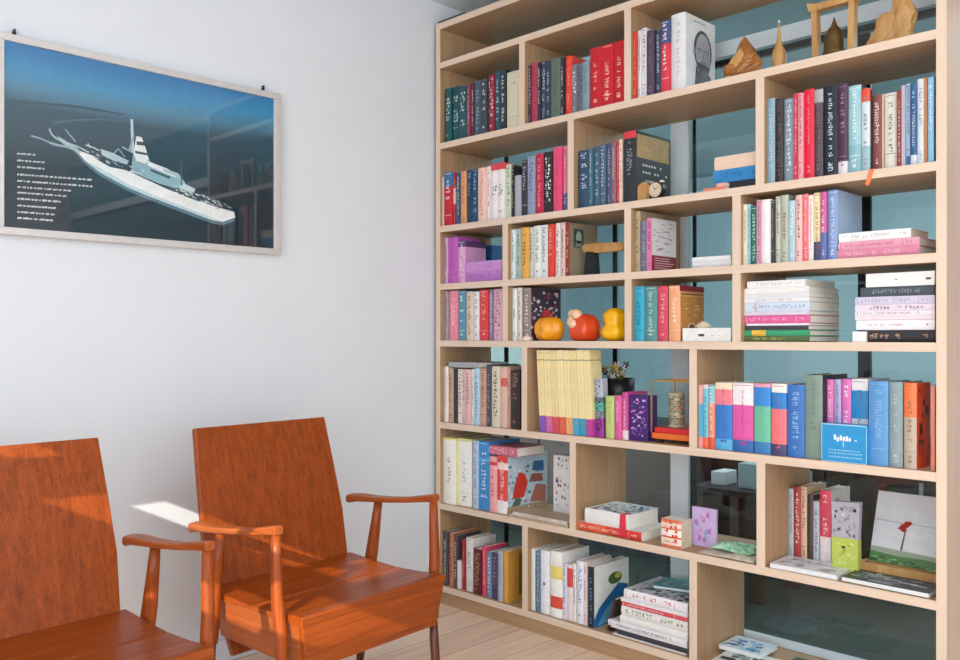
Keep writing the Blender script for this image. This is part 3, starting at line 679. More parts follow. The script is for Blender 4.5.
# --- bottom row
standing(7, 'left', OF, [
 (56, 78, 98, '#4b4b52', dict(old=True)), (79, 106, 104, '#d2825e', dict(txt='#8a4a2c', old=True)), (107, 122, 116, '#5a4a52', dict(old=True)), (122, 136, 232, '#e8e0dc', dict(txt=None, look='short white book')), (137, 160, 136, '#a62030', dict(txt='#d89090', old=True)),
 (162, 194, 128, '#e4e0dc', dict(txt='#a8a0a0', look='thick off-white book')), (196, 230, 178, '#5c1c22', dict(txt='#d8a070', td=1, tw=.7)), (232, 255, 168, '#e24c6a', dict(txt='#f8c0cc')), (256, 279, 192, '#6e8eac', dict(txt='#e0ecf4', td=1)), (281, 304, 196, '#4b3d5c', dict(txt='#a090b8')), (306, 328, 188, '#b2b6c6', dict(txt='#6a7084')),
 (331, 352, 190, '#d89a3c', dict(side='#d8a044', txt=None, art=art_green, d=.2, look='ochre book with a green framed cover'))])
standing(7, 'middle', OF, [
 (452, 477, 178, '#f0f0ec', dict(txt=None)), (479, 499, 190, '#5c7c98', dict(txt='#c8dce8')), (501, 544, 186, '#f0f0f4', dict(txt='#3a4a5a', tz=(.5, .4), look='thick white book with a grey mark')), (546, 597, 190, '#f4f3ee', dict(bands=[(.22, '#f0dc7c'), (.42, '#f4f3ee'), (.68, '#e05040'), (.86, '#f4f3ee')], txt=None, look='thick white book with yellow and red blocks')),
 (599, 620, 246, '#d8d8e4', dict(txt='#4a5a8a')), (620, 648, 250, '#e8dada', dict(bands=[(.06, '#d84a48'), (.4, '#ecdcdc')], txt=None, look='white and red book')), (650, 664, 246, '#ece6e2'), (665, 696, 232, '#e8e8f2', dict(txt='#3a6ab8', tw=.7, td=1)), (697, 714, 236, '#e4d4d4', dict(txt='#b05050')),
 (717, 745, 258, '#1e2634', dict(bands=[(.03, '#1e2634')], side='#eceae6', txt='#7a8ab0', art=art_leaf, d=.19, look='navy-spined book with a blue leaf cover'))])
# ------------------------------------------------------------------ things among the books
def bbox_thing(name, mat, px0, px1, pt, row, yset, d, label, cat, parts=None, z=None, col='#888888', bevel=0.001, art=None):
    """a box whose front face spans the given pixels on the plane yset behind the bookcase front"""
    y = YF + yset; z0 = rowz(row)[0] + 0.0002 if z is None else z
    xa, xb = on_y(px0, y)[0], on_y(px1, y)[0]; h = at_y((px0 + px1) / 2, pt, y).z - z0
    wl, wr = cell_walls(row, (xa + xb) / 2); xa = max(xa, wl); xb = min(xb, wr)
    m = MB(); m.box((0, 0, 0), (xb - xa, d, h), hx(col))
    if art: art(m, xb - xa, d, h)
    return tag(m.build(name, M[mat], bevel=0, loc=(xa, y, z0)), label, cat), xa, xb, y, z0, h

def carve(name, mat, parent, base, prof, w, dep, h, seed, n=26, steps=22, jag=.2):
    """a knotty carved piece: radius profile with ridges, hollows and chisel facets"""
    r = random.Random(seed); ph = [r.uniform(0, 6.28) for _ in range(8)]; m = MB(); rings = []
    for i in range(steps + 1):
        z = i / steps
        for (z0_, r0, s0), (z1_, r1, s1) in zip(prof, prof[1:]):
            if z0_ <= z <= z1_: k = (z - z0_) / (z1_ - z0_); rr = r0 + (r1 - r0) * k; sx = s0 + (s1 - s0) * k; break
        ring = []
        for q in range(n):
            a = 2 * PI * q / n
            v = 1 + jag * (.55 * math.sin(3 * a + ph[0] + 5 * z) + .45 * math.sin(5 * a + ph[1] - 8 * z) + .35 * math.sin(2 * a + ph[2] + 13 * z) + r.uniform(-.35, .35))
            ring.append((base[0] + w * (sx + rr * v * math.cos(a)), base[1] + dep * rr * v * math.sin(a), base[2] + h * z))
        rings.append(ring)
    m.loft(rings, smooth=False); return m.build(name, M[mat], parent, fix=True)
y = YF + .06; z0 = rowz(1)[0] + .0002; xa, xb = on_y(727, y)[0], on_y(759, y)[0]; w = xb - xa; h = at_y(740, 38, y).z - z0
t = thing('wood_carving', ((xa + xb) / 2, y, z0), 'dark carved root wood bird crouching beside the white portrait book', 'carving')
carve('body', 'carved', t, (0, 0, 0), [(0, .34, 0), (.12, .50, .0), (.3, .50, .04), (.5, .38, .10), (.62, .30, .10), (.75, .20, .08), (.88, .12, .05), (1, .03, .05)], w, w * .8, h, 3, jag=.2)
carve('wing', 'carved_pale', t, (-w * .10, -w * .26, h * .06), [(0, .10, -.2), (.3, .24, -.06), (.6, .22, .05), (.85, .12, .12), (1, .02, .16)], w, w * .34, h * .62, 5, 18, 14, .22)
y = YF + .07; xa, xb = on_y(866, y)[0], on_y(915, y)[0]; w = xb - xa
t = thing('wood_carving', ((xa + xb) / 2, y, z0), 'pale carved root wood piece with two humps, beside the right panel', 'carving')
carve('low_hump', 'carved_pale', t, (-w * .17, -.004, 0), [(0, .26, -.04), (.15, .30, -.03), (.4, .24, .0), (.6, .20, .06), (.8, .19, .10), (.93, .13, .10), (1, .04, .08)], w, w * .36, .092, 6, jag=.2)
carve('tall_hump', 'carved_pale', t, (w * .2, .004, 0), [(0, .27, -.10), (.15, .32, -.06), (.35, .27, .02), (.6, .27, .05), (.75, .21, .03), (.9, .13, -.03), (1, .04, -.06)], w, w * .42, .142, 9, jag=.2)
# spike ornament
y = YF + .06; xc = on_y(779, y)[0]; zt = at_y(777, 21, y).z - z0
t = thing('spire_ornament', (xc, y, z0), 'thin wooden spire ornament tipped by a white bead', 'ornament')
m = MB(); m.lathe([(.014, 0), (.017, .006), (.015, .012), (.019, .03), (.0205, .042), (.017, .058), (.010, .072), (.006, .09), (.0035, zt * .8), (.0018, zt - .006)], 14); m.build('spire', M['carved_pale'], t, fix=True)
m = MB(); m.lathe([(.0005, zt - .008), (.0035, zt - .005), (.0035, zt - .002), (.0005, zt + .001)], 10); m.build('bead', M['white'], t, fix=True)
m = MB(); m.lathe([(.0175, .0002), (.0185, .005), (.0158, .011)], 14); m.build('foot_ring', M['carved'], t, fix=True)
# gate with bell
y = YF + .07; xa, xb = on_y(813, y)[0], on_y(856, y)[0]; ht = at_y(835, 2, y).z - z0; w = xb - xa
t = thing('bell_shrine', ((xa + xb) / 2, y, z0), 'little wooden gateway frame with a bronze bell stupa inside', 'ornament')
for s in (-1, 1):
    m = MB(); m.loft([[(s * (w / 2 - .007 + e) + q * .0075, p * .012, zz) for q, p in ((-1, -1), (1, -1), (1, 1), (-1, 1))] for zz, e in ((0, -.004), (ht - .012, .0))], smooth=False); m.build('post', M['carved_pale'], t, fix=True)
m = MB(); m.prism([(-w / 2 - .006, -.014, ht - .013), (w / 2 + .006, -.014, ht - .013), (w / 2 + .012, -.014, ht + .012), (w / 2 - .01, -.014, ht + .004), (-w / 2 + .01, -.014, ht + .004), (-w / 2 - .012, -.014, ht + .012)], (0, .028, 0)); m.build('lintel', M['carved_pale'], t)
m = MB(); m.box((-w / 2 + .012, -.018, 0), (w / 2 - .012, .018, .014)); m.build('base', M['carved_pale'], t, .002)
m = MB(); m.lathe([(.030, .0142), (.031, .02), (.026, .028), (.0255, .05), (.022, .07), (.015, .085), (.008, .092), (.006, .10), (.003, .106), (.0012, .116)], 18); m.build('bell', M['bronze'], t, fix=True)

# alarm clock and its wooden block
z0 = rowz(2)[0] + .0002; y = YF + .03
c = at_y(655, 190, y); R = .0265
t = thing('alarm_clock', (c.x, y, z0), 'small round black alarm clock in front of the gold-panelled black book', 'clock')
def disc(m, r, y0, y1, cz, n=28, col=None, cx=0):
    a = [(cx + r * math.cos(2 * PI * k / n), y0, cz + r * math.sin(2 * PI * k / n)) for k in range(n)]
    m.prism(a, (0, y1 - y0, 0), col)
cz = R + .004
m = MB(); disc(m, R, 0, .024, cz); m.build('case', M['black'], t, .002)
m = MB(); disc(m, R * .84, -.0012, -.0002, cz, col=hx('#dccab0'))
for k in range(12):
    a = k * PI / 6; u = Vector((math.cos(a), 0, math.sin(a))); v = Vector((-math.sin(a), 0, math.cos(a))) * .0008
    p = Vector((0, -.0016, cz)) + u * R * .66; q = Vector((0, -.0016, cz)) + u * R * .78
    m.poly([p - v, q - v, q + v, p + v], hx('#40301c'))
m.build('dial', M['print'], t)
m = MB()
for a, l in ((1.9, .5), (.5, .66)):
    u = Vector((math.cos(a), 0, math.sin(a))); v = Vector((-math.sin(a), 0, math.cos(a))) * .0011; p = Vector((0, -.0022, cz))
    m.prism([p - v, p + u * R * l - v * .4, p + u * R * l + v * .4, p + v], (0, .0006, 0))
m.build('hands', M['black'], t)
for s in (-1, 1):
    m = MB(); m.lathe([(.009, 0), (.0085, .004), (.005, .0075), (.001, .009)], 12, (s * .0165, .012, cz + R * .80)); m.build('bell', M['alu'], t, fix=True)
    m = MB(); m.tube([(s * .015, .012, cz - R * .8), (s * .02, .012, 0)], .0025, 8); m.build('foot', M['black'], t, fix=True)
def wf(px0, px1, pt, row, yset, d): pass
o, *_ = bbox_thing('bookend', 'carved_pale', 637.5, 646.5, 182.5, 2, .012, .02, 'small brown wooden block between the black book and the alarm clock', 'block')
m = MB(); m.prism([(0, 0, 0), (.03, 0, 0), (.03, 0, .052), (.022, 0, .056), (.004, 0, .048), (0, 0, .04)], (0, .018, 0)); o.data = m.build('tmp', M['carved_pale']).data; bpy.data.objects.remove(bpy.data.objects['tmp'])
lying(2, 'middle', O4, 655, 748, [(352, '#dc8468', dict(x=(652, 754), txt=None, look='thin salmon booklet lying before the small stack')), (332, '#e8a896', dict(x=(712, 756), txt=None, look='tiny pink notebook lying before the small stack'))], d=.035, sett=.002)

# orange ribbon over the shelf edge
y = YF - .0012; z = SZ[2]
a, b = on_y(864, YF)[0], on_y(871, YF)[0]
m = MB()
m.prism([(b - .004, YF - .0006, z + .0006), (b + .008, YF - .0006, z + .0006), (b - .001, YF - .0006, z - .030), (b - .006, YF - .0006, z - .040), (b - .014, YF - .0006, z - .034)], (0, -.001, 0), hx('#e8824a'))
m.prism([(b - .004, YF - .0016, z + .0004), (b + .008, YF - .0016, z + .0004), (b + .008, YF + .04, z + .0004), (b - .004, YF + .04, z + .0004)], (0, 0, .001), hx('#e8824a'))
tag(m.build('ribbon', M['print'], fix=True), 'orange ribbon hanging over the edge below the thick off-white book', 'ribbon')

# blue box behind the lilac books
o, *_ = bbox_thing('box', 'print', 473, 492, 246, 3, .18, .07, 'small blue box behind the lilac lying books', 'box', col='#2f6ea8', art=lambda m, w, d, h: [m.poly([(w * .1, -.0004, h * .1), (w * .9, -.0004, h * .1), (w * .9, -.0004, h * .35), (w * .5, -.0004, h * .5), (w * .1, -.0004, h * .3)], hx('#c8e0f0'))])
# wooden boat-like piece on a black stand
z0 = rowz(3)[0] + .0002; y = YF + .07
xa, xb = on_y(583, y)[0], on_y(626, y)[0]
zb = at_y(600, 248, y).z
t = thing('wooden_ornament', ((xa + xb) / 2, y, z0), 'long pale wooden carving raised on a black stand beside the statue book', 'ornament')
m = MB(); L = xb - xa
m.loft([[(L * (u - .5), v * hw, zb - z0 + hz + e * hh) for v, e in ((-1, .2), (-.6, 1), (.6, 1), (1, .2), (.6, -1), (-.6, -1))] for u, hw, hh, hz in ((0, .008, .006, .004), (.06, .016, .013, .002), (.3, .018, .016, 0), (.7, .018, .015, -.001), (.95, .016, .012, -.002), (1, .008, .006, -.001))], smooth=False)
m.build('carving', M['carved_pale'], t, fix=True)
m = MB(); x0 = on_y(587, y)[0] - (xa + xb) / 2; x1 = on_y(597, y)[0] - (xa + xb) / 2; hz = zb - z0 - .010
m.prism([(x0 - .004, -.012, 0), (x1 + .004, -.012, 0), (x1 - .002, -.012, hz), (x0 + .004, -.012, hz)], (0, .024, 0)); m.build('stand', M['black'], t)

# pumpkins, gourd and the red figure
z0 = rowz(4)[0] + .0002
def crock(px0, px1, pt, yset): 
    y = YF + yset; xa, xb = on_y(px0, y)[0], on_y(px1, y)[0]
    return Vector(((xa + xb) / 2, y, z0)), (xb - xa) / 2, at_y((px0 + px1) / 2, pt, y).z - z0
p, R, H = crock(538, 563, 314.5, .05)
t = thing('pumpkin', p, 'glossy yellow-orange ceramic pumpkin before the speckled dark cover', 'pumpkin')
m = MB(); m.lathe([(R * .5, 0), (R * .85, H * .1), (R * 1.0, H * .35), (R * .98, H * .62), (R * .72, H * .84), (R * .3, H * .90), (R * .1, H * .86)], 40, (0, 0, 0), hx('#f2a01c'), None, 5, .16); m.build('body', M['glaze'], t, fix=True)
m = MB(); m.tube([(0, 0, H * .84), (.002, 0, H * .93), (.006, -.002, H)], [.006, .004, .0035], 8, hx('#b86a1c')); m.build('stem', M['glaze'], t, fix=True)
p, R, H = crock(572, 599, 314, .06)
t = thing('pumpkin', p, 'red-orange ceramic pumpkin with a cream blossom, the middle one', 'pumpkin')
m = MB(); m.lathe([(R * .6, 0), (R * .9, H * .1), (R * 1.0, H * .4), (R * .92, H * .75), (R * .55, H * .95), (R * .15, H)], 40, (0, 0, 0), hx('#dc4a1e'), None, 6, .12); m.build('body', M['glaze'], t, fix=True)
m = MB()
for cx, cy, cz, rr in ((-R * .62, -R * .35, H * .72, R * .42), (-R * .25, -R * .5, H * .98, R * .34), (-R * .8, -R * .2, H * 1.0, R * .30), (-R * .30, -R * .72, H * .62, R * .30)):
    m.lathe([(rr * .1, -rr), (rr * .75, -rr * .66), (rr, 0), (rr * .75, rr * .66), (rr * .1, rr)], 12, (cx, cy, cz), hx('#f0c8a4'))
m.build('blossom', M['glaze'], t, fix=True)
p, R, H = crock(603, 627.5, 308, .05)
t = thing('gourd', p, 'yellow ceramic gourd of two bulbs, rightmost beside the divider', 'gourd')
m = MB(); m.lathe([(R * .5, 0), (R * .95, H * .12), (R * 1.02, H * .28), (R * .8, H * .46), (R * .72, H * .52), (R * .84, H * .66), (R * .82, H * .82), (R * .5, H * .96), (R * .1, H)], 40, (0, 0, 0), hx('#f2b410'), None, 7, .07); m.build('body', M['glaze'], t, fix=True)
p, R, H = crock(523, 532, 335, .012)
m = MB(); m.lathe([(R * .8, 0), (R, H * .3), (R * .7, H * .7), (R * .1, H)], 10, col=hx('#e8d0c8')); tag(m.build('pebble', M['print'], loc=p, fix=True), 'small pale pebble left of the yellow-orange pumpkin', 'pebble')

# painted jar, white box and tissue
o, xa, xb, y, zz, h = bbox_thing('box', 'print', 682.5, 731, 328, 4, .012, .085, 'low white box with a small dark stamp beside the peach book', 'box', col='#eceae8', art=lambda m, w, d, h: [m.poly([(w * a, -.0005, h * b), (w * c, -.0005, h * b), (w * c, -.0005, h * e), (w * a, -.0005, h * e)], hx(q)) for a, b, c, e, q in ((.34, .38, .46, .56, '#50505a'), (.36, .42, .40, .52, '#c8c8d0'), (.60, .40, .66, .46, '#c0bcc4'), (.72, .42, .78, .47, '#d0ccd0'))])
m = MB(); r = random.Random(4)
m.loft([[(rr * (1 + r.uniform(-.3, .3)) * math.cos(a), .7 * rr * (1 + r.uniform(-.3, .3)) * math.sin(a), zq) for a in [2 * PI * k / 11 for k in range(11)]] for rr, zq in ((.018, 0), (.024, .006), (.015, .014), (.004, .02))], hx('#e4d8b8'), smooth=False)
tag(m.build('tissue', M['print'], loc=(xa + .045, y + .04, zz + h + .0003), fix=True), 'crumpled cream tissue lying on the low white box', 'tissue')
# white box topping the right stack
zz = max((b[0].location.z + b[3]) for b in BOOKS if b[6] == 4 and b[7] == 'right' and b[0].location.x > -1.0)
y = YF + .02; xa, xb = on_y(730 + 498 / 3.665, y)[0], on_y(730 + 750 / 3.665, y)[0]
h = at_y(900, 170 + 376 / 3.665, y).z - zz
m = MB(); m.box((0, 0, 0), (xb - xa, .16, h), hx('#eceae8'))
for a, b, c, e, q in ((.44, .45, .47, .55, '#80808a'), (.88, .4, .95, .55, '#404048')): m.poly([(a * (xb - xa), -.0005, h * b), (c * (xb - xa), -.0005, h * b), (c * (xb - xa), -.0005, h * e), (a * (xb - xa), -.0005, h * e)], hx(q))
tag(m.build('box', M['print'], loc=(xa, y, zz + .0004)), 'white box on top of the right stack, fourth row', 'box')
o, *_ = bbox_thing('box', 'print', 852.5, 866, 331.5, 4, .012, .1, 'small white box beside the black book under the right stack', 'box', col='#efeff0')

# grey book lying on the books in the fifth row
y = YF + .02; xa, xb = on_y(448.5, y)[0], on_y(478, y)[0]
ztop = max(b[0].location.z + b[4] for b in BOOKS if b[6] == 5 and b[7] == 'left' and xa - .02 < b[0].location.x < xb)
o_ = dict(c='#a8a8aa', txt=None); r = make_book(.02, .16, xb - xa, o_, (xb, y, ztop + .0006), (0, -PI / 2, 0))
BOOKS.append((r, 'grey book lying across the tops of its neighbours', '#a8a8aa', .02, .1, o_, 5, 'left', 'lying', None))
y = YF + .02; xa, xb = on_y(489, y)[0], on_y(517, y)[0]
ztop = max(b[0].location.z + b[4] for b in BOOKS if b[6] == 6 and b[7] == 'left' and b[0].location.x > xa - .03 and b[4] < .27 and b[8] == 'standing')
o_ = dict(c='#cc6a82', txt='#f0c0cc', tw=.8, td=1); r = make_book(.032, .15, xb - xa, o_, (xb - .004, y, ztop + .001), (0, -PI / 2, 0))
BOOKS.append((r, 'pink book lying across the red atlas', '#cc6a82', .03, .1, o_, 6, 'left', 'lying', None))

# black holder with golden wire flowers, behind the lime book
z0 = rowz(5)[0] + .0002; y = YF + .17
xc = (on_y(604, y)[0] + on_y(632, y)[0]) / 2; R = (on_y(632, y)[0] - on_y(604, y)[0]) / 2
zc = at_y(617, 378, y).z - z0; zg = at_y(617, 361, y).z - z0
t = thing('flower_holder', (xc, y, z0), 'black holder of white and golden flowers behind the lime green book', 'vase')
m = MB(); m.lathe([(R * .7, 0), (R * .8, .02), (R * .95, zc * .7), (R, zc), (R * .9, zc), (R * .8, zc - .02)], 20, col=hx('#17181c')); m.build('vessel', M['black'], t, fix=True)
r = random.Random(9)
for k in range(20):
    a = r.uniform(0, 6.28); q = R * r.uniform(.2, .95); zt_ = zc + (zg - zc) * r.uniform(.0, .85); gold = k < 8
    m = MB(); px, py = q * math.cos(a), q * math.sin(a) * .6
    m.tube([(px * .5, py * .5, zc - .03), (px, py, zt_)], .0012, 6, hx('#8a7a3a'))
    for j in range(6):
        b = j * PI / 3; u = Vector((math.cos(b), .3 * math.sin(b * 2), math.sin(b)))
        m.tube([Vector((px, py - .004, zt_)), Vector((px, py - .006, zt_)) + u * .011, Vector((px, py - .004, zt_)) + u * .014], [.0015, .003, .001], 6, hx('#c8a85a' if gold else '#e4e0dc' if k < 13 else '#1c1c20'))
    m.build('flower', M['glaze'], t, fix=True)
# purple box
def art_purple(m, w, d, h):
    r = random.Random(21)
    for k in range(70):
        x, z = r.uniform(.12, .85), r.uniform(.1, .9)
        if abs(x - .5) > .34: continue
        s = r.uniform(.03, .09)
        m.poly([(w * x, -.0006 - k * 3e-6, h * z), (w * (x + s * 1.4), -.0006 - k * 3e-6, h * z), (w * (x + s), -.0006 - k * 3e-6, h * (z + s * .5)), (w * (x + .01), -.0006 - k * 3e-6, h * (z + s * .4))], hx(r.choice(['#e0d4f0', '#b49ad8', '#7a4aa8', '#d060b0'])))
bbox_thing('box', 'print', 627.8, 648, 395.5, 5, .03, .05, 'square deep purple box with white floral print', 'box', col='#43246e', art=art_purple)

# display case with brick tower
y = YF + .03; z0 = rowz(5)[0] + .0002
xa, xb = on_y(651.5, y)[0], DX[5][1] - .016; d = .13; zt_ = at_y(664, 381, y).z - z0; w = xb - xa
t = thing('display_case', (xa, y, z0), 'gold-edged glass display case on a red and orange base', 'display case')
m = MB(); m.box((0, 0, .012), (w, d, .030), hx('#e8702c')); m.build('base', M['print'], t, .002)
m = MB(); m.box((.006, .006, .0302), (w - .006, d - .006, .046), hx('#d42a34')); m.build('plinth', M['print'], t, .002)
for fx in (.008, w - .026):
    m = MB(); m.box((fx, .008, 0), (fx + .018, .03, .0118), hx('#3a2a22')); m.build('foot', M['print'], t)
m = MB()
g = .0018
for x in (0, w): 
    for yy in (0, d): m.box((x - g, yy - g, .030), (x + g, yy + g, zt_))
for yy in (0, d): m.box((0, yy - g, zt_ - g), (w, yy + g, zt_ + g))
for x in (0, w): m.box((x - g, 0, zt_ - g), (x + g, d, zt_ + g))
m.build('edging', M['gold'], t)
m = MB(); m.box((.0019, .0019, .0465), (w - .0019, d - .0019, zt_ - .002)); m.build('glass', M['case_glass'], t)
def art_bricks():
    n = 20; R = .023; H = .098; m = MB(); r = random.Random(5)
    m.lathe([(R * 1.1, 0), (R * 1.1, .004), (R, .005), (R, H), (R * 1.08, H + .001), (R * 1.08, H + .006), (R * .9, H + .007)], 24, col=hx('#c8b89a'))
    for j in range(12):
        for k in range(10):
            a0 = 2 * PI * (k + .5 * (j % 2)) / 10 + .06; a1 = a0 + .5; z = .008 + j * .0074; q = R + .0006
            m.face(m.pts([(q * math.cos(a), q * math.sin(a), zz) for a, zz in ((a0, z), (a0 + .25, z), (a1, z), (a1, z + .0058), (a0 + .25, z + .0058), (a0, z + .0058))]), hx(r.choice(['#a89a80', '#8a7c68', '#d8ccb4', '#b8705c', '#6a7468'])))
    return m
tag(art_bricks().build('tower_model', M['print'], loc=(on_y(676.5, y + .05)[0], y + .05, z0 + .0468), fix=True), 'small brick tower model inside the glass display case', 'model')

# small sky blue box before the books
def art_blue(m, w, d, h):
    def q(a, b, c, e, col): m.poly([(w * a, -.0006, h * c), (w * b, -.0006, h * c), (w * b, -.0006, h * e), (w * a, -.0006, h * e)], hx(col))
    for a, b, c, e in ((0, 1, .97, 1), (0, 1, 0, .02), (0, .015, 0, 1), (.985, 1, 0, 1)): q(a, b, c, e, '#a8d8f0')
    r = random.Random(2)
    for k in range(6): x = .28 + k * .065; q(x, x + .05, .56 + r.uniform(-.02, .02), .70 + r.uniform(-.05, .03), '#e4eef4')
    q(.74, .78, .58, .62, '#c8e0ee'); q(.48, .50, .40, .55, '#c0dcec')
    for z in (.30, .22, .12):
        x = .16
        while x < .86:
            s = r.uniform(.02, .07); q(x, min(x + s, .9), z, z + .035, '#8cc6e4'); x += s + .02
bbox_thing('box', 'print', 821.5, 867, 424.5, 5, .006, .036, 'small sky blue box with white lettering in front of the pink books', 'box', col='#2a94d0', art=art_blue)

# ---- sixth row
def art_floral(m, w, d, h):
    r = random.Random(31)
    for k in range(26):
        x, z = r.uniform(.1, .85), r.choice([.55, .5, .85, .9, .3, .25]) + r.uniform(-.08, .08); s = r.uniform(.04, .1); e = -.0006 - k * 4e-6
        m.poly([(w * x, e, h * z), (w * (x + s), e, h * (z - .01)), (w * (x + s), e, h * (z + s * .5)), (w * x, e, h * (z + s * .4))], hx(r.choice(['#b04a50', '#3a4a7a', '#c86a60', '#6a3a4a', '#4a5a6a'])))
bbox_thing('box', 'print', 553.5, 571, 455.5, 6, .13, .05, 'white floral printed box beside the pictorial atlas', 'box', col='#efeded', art=art_floral)
lying(6, 'left', OC, 362, 628, [(452, '#c8b49a', dict(x=(362, 628), txt='#5a4a40', side='#b89a78', yaw=.0, look='lower tan magazine lying beside the atlas')), (440, '#d8d0c8', dict(x=(376, 622), txt='#4a4040', side='#b49878', look='upper tan magazine lying beside the atlas'))], d=.105, sett=.006)
def top_blue(mb, w, d, h, r): speckle(['#2a4a6e', '#4a7aa0', '#1e2e48', '#8ab0cc'], 60, .11)(mb, w, d, h, r)
lying(6, 'middle', OD, 76, 372, [(350, '#e0543a', dict(x=(78, 370), bands=[(.25, '#e8603c'), (.45, '#d83a34')], side='#e4dedc', txt='#f4d0b8', look='red-orange book under the thick white one')), (280, '#eceae8', dict(x=(112, 312), bands=[(.14, '#e03a50'), (.14001, '#eceae8')][:0] or None, side='#e8ecf0', txt=None, art=top_blue, look='thick white book with a blue patterned top cover'))], d=.165, sett=.012)
# ribbon-like red tag at its corner
b = BOOKS[-1]; hb = b[3]
xr = b[0].location.x; zb = b[0].location.z
m = MB(); m.prism([(xr - .030, YF + .0105, zb + hb), (xr - .010, YF + .0105, zb + hb), (xr - .008, YF + .0105, zb - .016), (xr - .036, YF + .0105, zb - .02)], (0, -.001, 0), hx('#e0344c'))
m.prism([(xr - .030, YF + .0095, zb + hb + .0006), (xr - .010, YF + .0095, zb + hb + .0006), (xr - .006, YF + .04, zb + hb + .0006), (xr - .018, YF + .04, zb + hb + .0006)], (0, 0, .001), hx('#e0344c'))
tag(m.build('ribbon', M['print'], fix=True), 'red ribbon over the corner of the thick white lying book', 'ribbon')
def blocks(cols):
    def f(mb, w, d, h, r):
        for k in range(9):
            y, z = r.uniform(.05, .6), r.uniform(.05, .8); quad_side(mb, w, (d * y, d * (y + .3)), (h * z, h * (z + .1)), r.choice(cols))
    return f
standing(6, 'middle', OD, [(458, 550, 318, '#e87a5c', dict(bands=[(.06, '#e88a70'), (.12, '#f0d8c8'), (.3, '#e07048'), (.36, '#f4ece4'), (.6, '#e0522c'), (.66, '#f0e0d4'), (.9, '#e07a5a')], side='#d8ccae', txt='#d84a30', tw=.7, td=1, d=.06, set=.010, soft=False, look='small thick orange-red booklet standing upright'))])
def art_purplecard(m, w, d, h):
    r = random.Random(8)
    for k in range(26):
        x, z = r.uniform(.08, .8), r.uniform(.08, .8); s = r.uniform(.05, .16); e = -.0006 - k * 3e-6
        m.poly([(w * x, e, h * z), (w * (x + s), e, h * z), (w * (x + s * .8), e, h * (z + s)), (w * x, e, h * (z + s * .7))], hx(r.choice(['#a0b4dc', '#c89ad0', '#7c9ad0', '#e0b8e0', '#b870b8'])))
bbox_thing('card', 'print', 692, 716.4, 508, 6, .09, .008, 'lilac picture card standing upright behind the papers', 'card', col='#cbb2dc', art=art_purplecard)
def sheet(name, corners, z, amp, seed, col, label, cat, blobs=None, thick=.0015, n=12):
    """a soft sheet lying on the board, corners in floor-plan order"""
    r = random.Random(seed); m = MB(); A, B, Cc, D = [Vector(c) for c in corners]; ph = [r.uniform(0, 6.28) for _ in range(4)]
    o = A.copy(); G = []
    for i in range(n + 1):
        for j in range(n + 1):
            u, v = i / n, j / n
            p = (A * (1 - u) + B * u) * (1 - v) + (D * (1 - u) + Cc * u) * v - o
            hz = amp * max(0, .5 + .5 * math.sin(5 * u + ph[0] + 2 * v) * math.sin(4 * v + ph[1]) + .25 * math.sin(9 * u - 6 * v + ph[2]))
            hz *= min(1, 6 * min(u, 1 - u, v, 1 - v) + .15)
            G.append((p.x, p.y, hz + thick))
    ids = m.pts(G); low = m.pts([(p[0], p[1], max(p[2] - thick, 0)) for p in G])
    for i in range(n):
        for j in range(n):
            q = (i * (n + 1) + j, (i + 1) * (n + 1) + j, (i + 1) * (n + 1) + j + 1, i * (n + 1) + j + 1)
            c = blobs(i / n, j / n, r) if blobs else col
            m.face([ids[k] for k in q], hx(c), True); m.face([low[k] for k in q][::-1], hx(col), True)
    rim = [i * (n + 1) for i in range(n + 1)] + [n * (n + 1) + j for j in range(1, n + 1)] + [i * (n + 1) + n for i in range(n - 1, -1, -1)] + [j for j in range(n - 1, 0, -1)]
    for k in range(len(rim)):
        a, b = rim[k], rim[(k + 1) % len(rim)]; m.face((ids[a], low[a], low[b], ids[b]), hx(col))
    ob = m.build(name, M['print'], loc=(o.x, o.y, z), fix=True)
    return tag(ob, label, cat)
zf = SZ[6] + .0004
xq = lambda px, dy: on_y(px, YF + dy)[0]
sheet('paper', [(xq(697, .01), YF + .012), (xq(753, .01), YF + .012), (xq(753, .01) , YF + .15), (xq(692, .01) + .02, YF + .17)], zf, .010, 3, '#c9bda8', 'crumpled beige papers lying under the green cloth', 'paper', lambda u, v, r: r.choice(['#d4c8b4', '#c4b69e', '#cabfb0']))
sheet('cloth', [(xq(706, .03), YF + .045), (xq(746, .03), YF + .035), (xq(750, .03) - .0, YF + .10), (xq(712, .03), YF + .14)], zf + .0122, .020, 12, '#8fc4a0', 'folded pale green cloth on the beige papers', 'cloth', lambda u, v, r: r.choice(['#8cc8a0', '#a4d2b0', '#7ab48e', '#b8d8c0']))

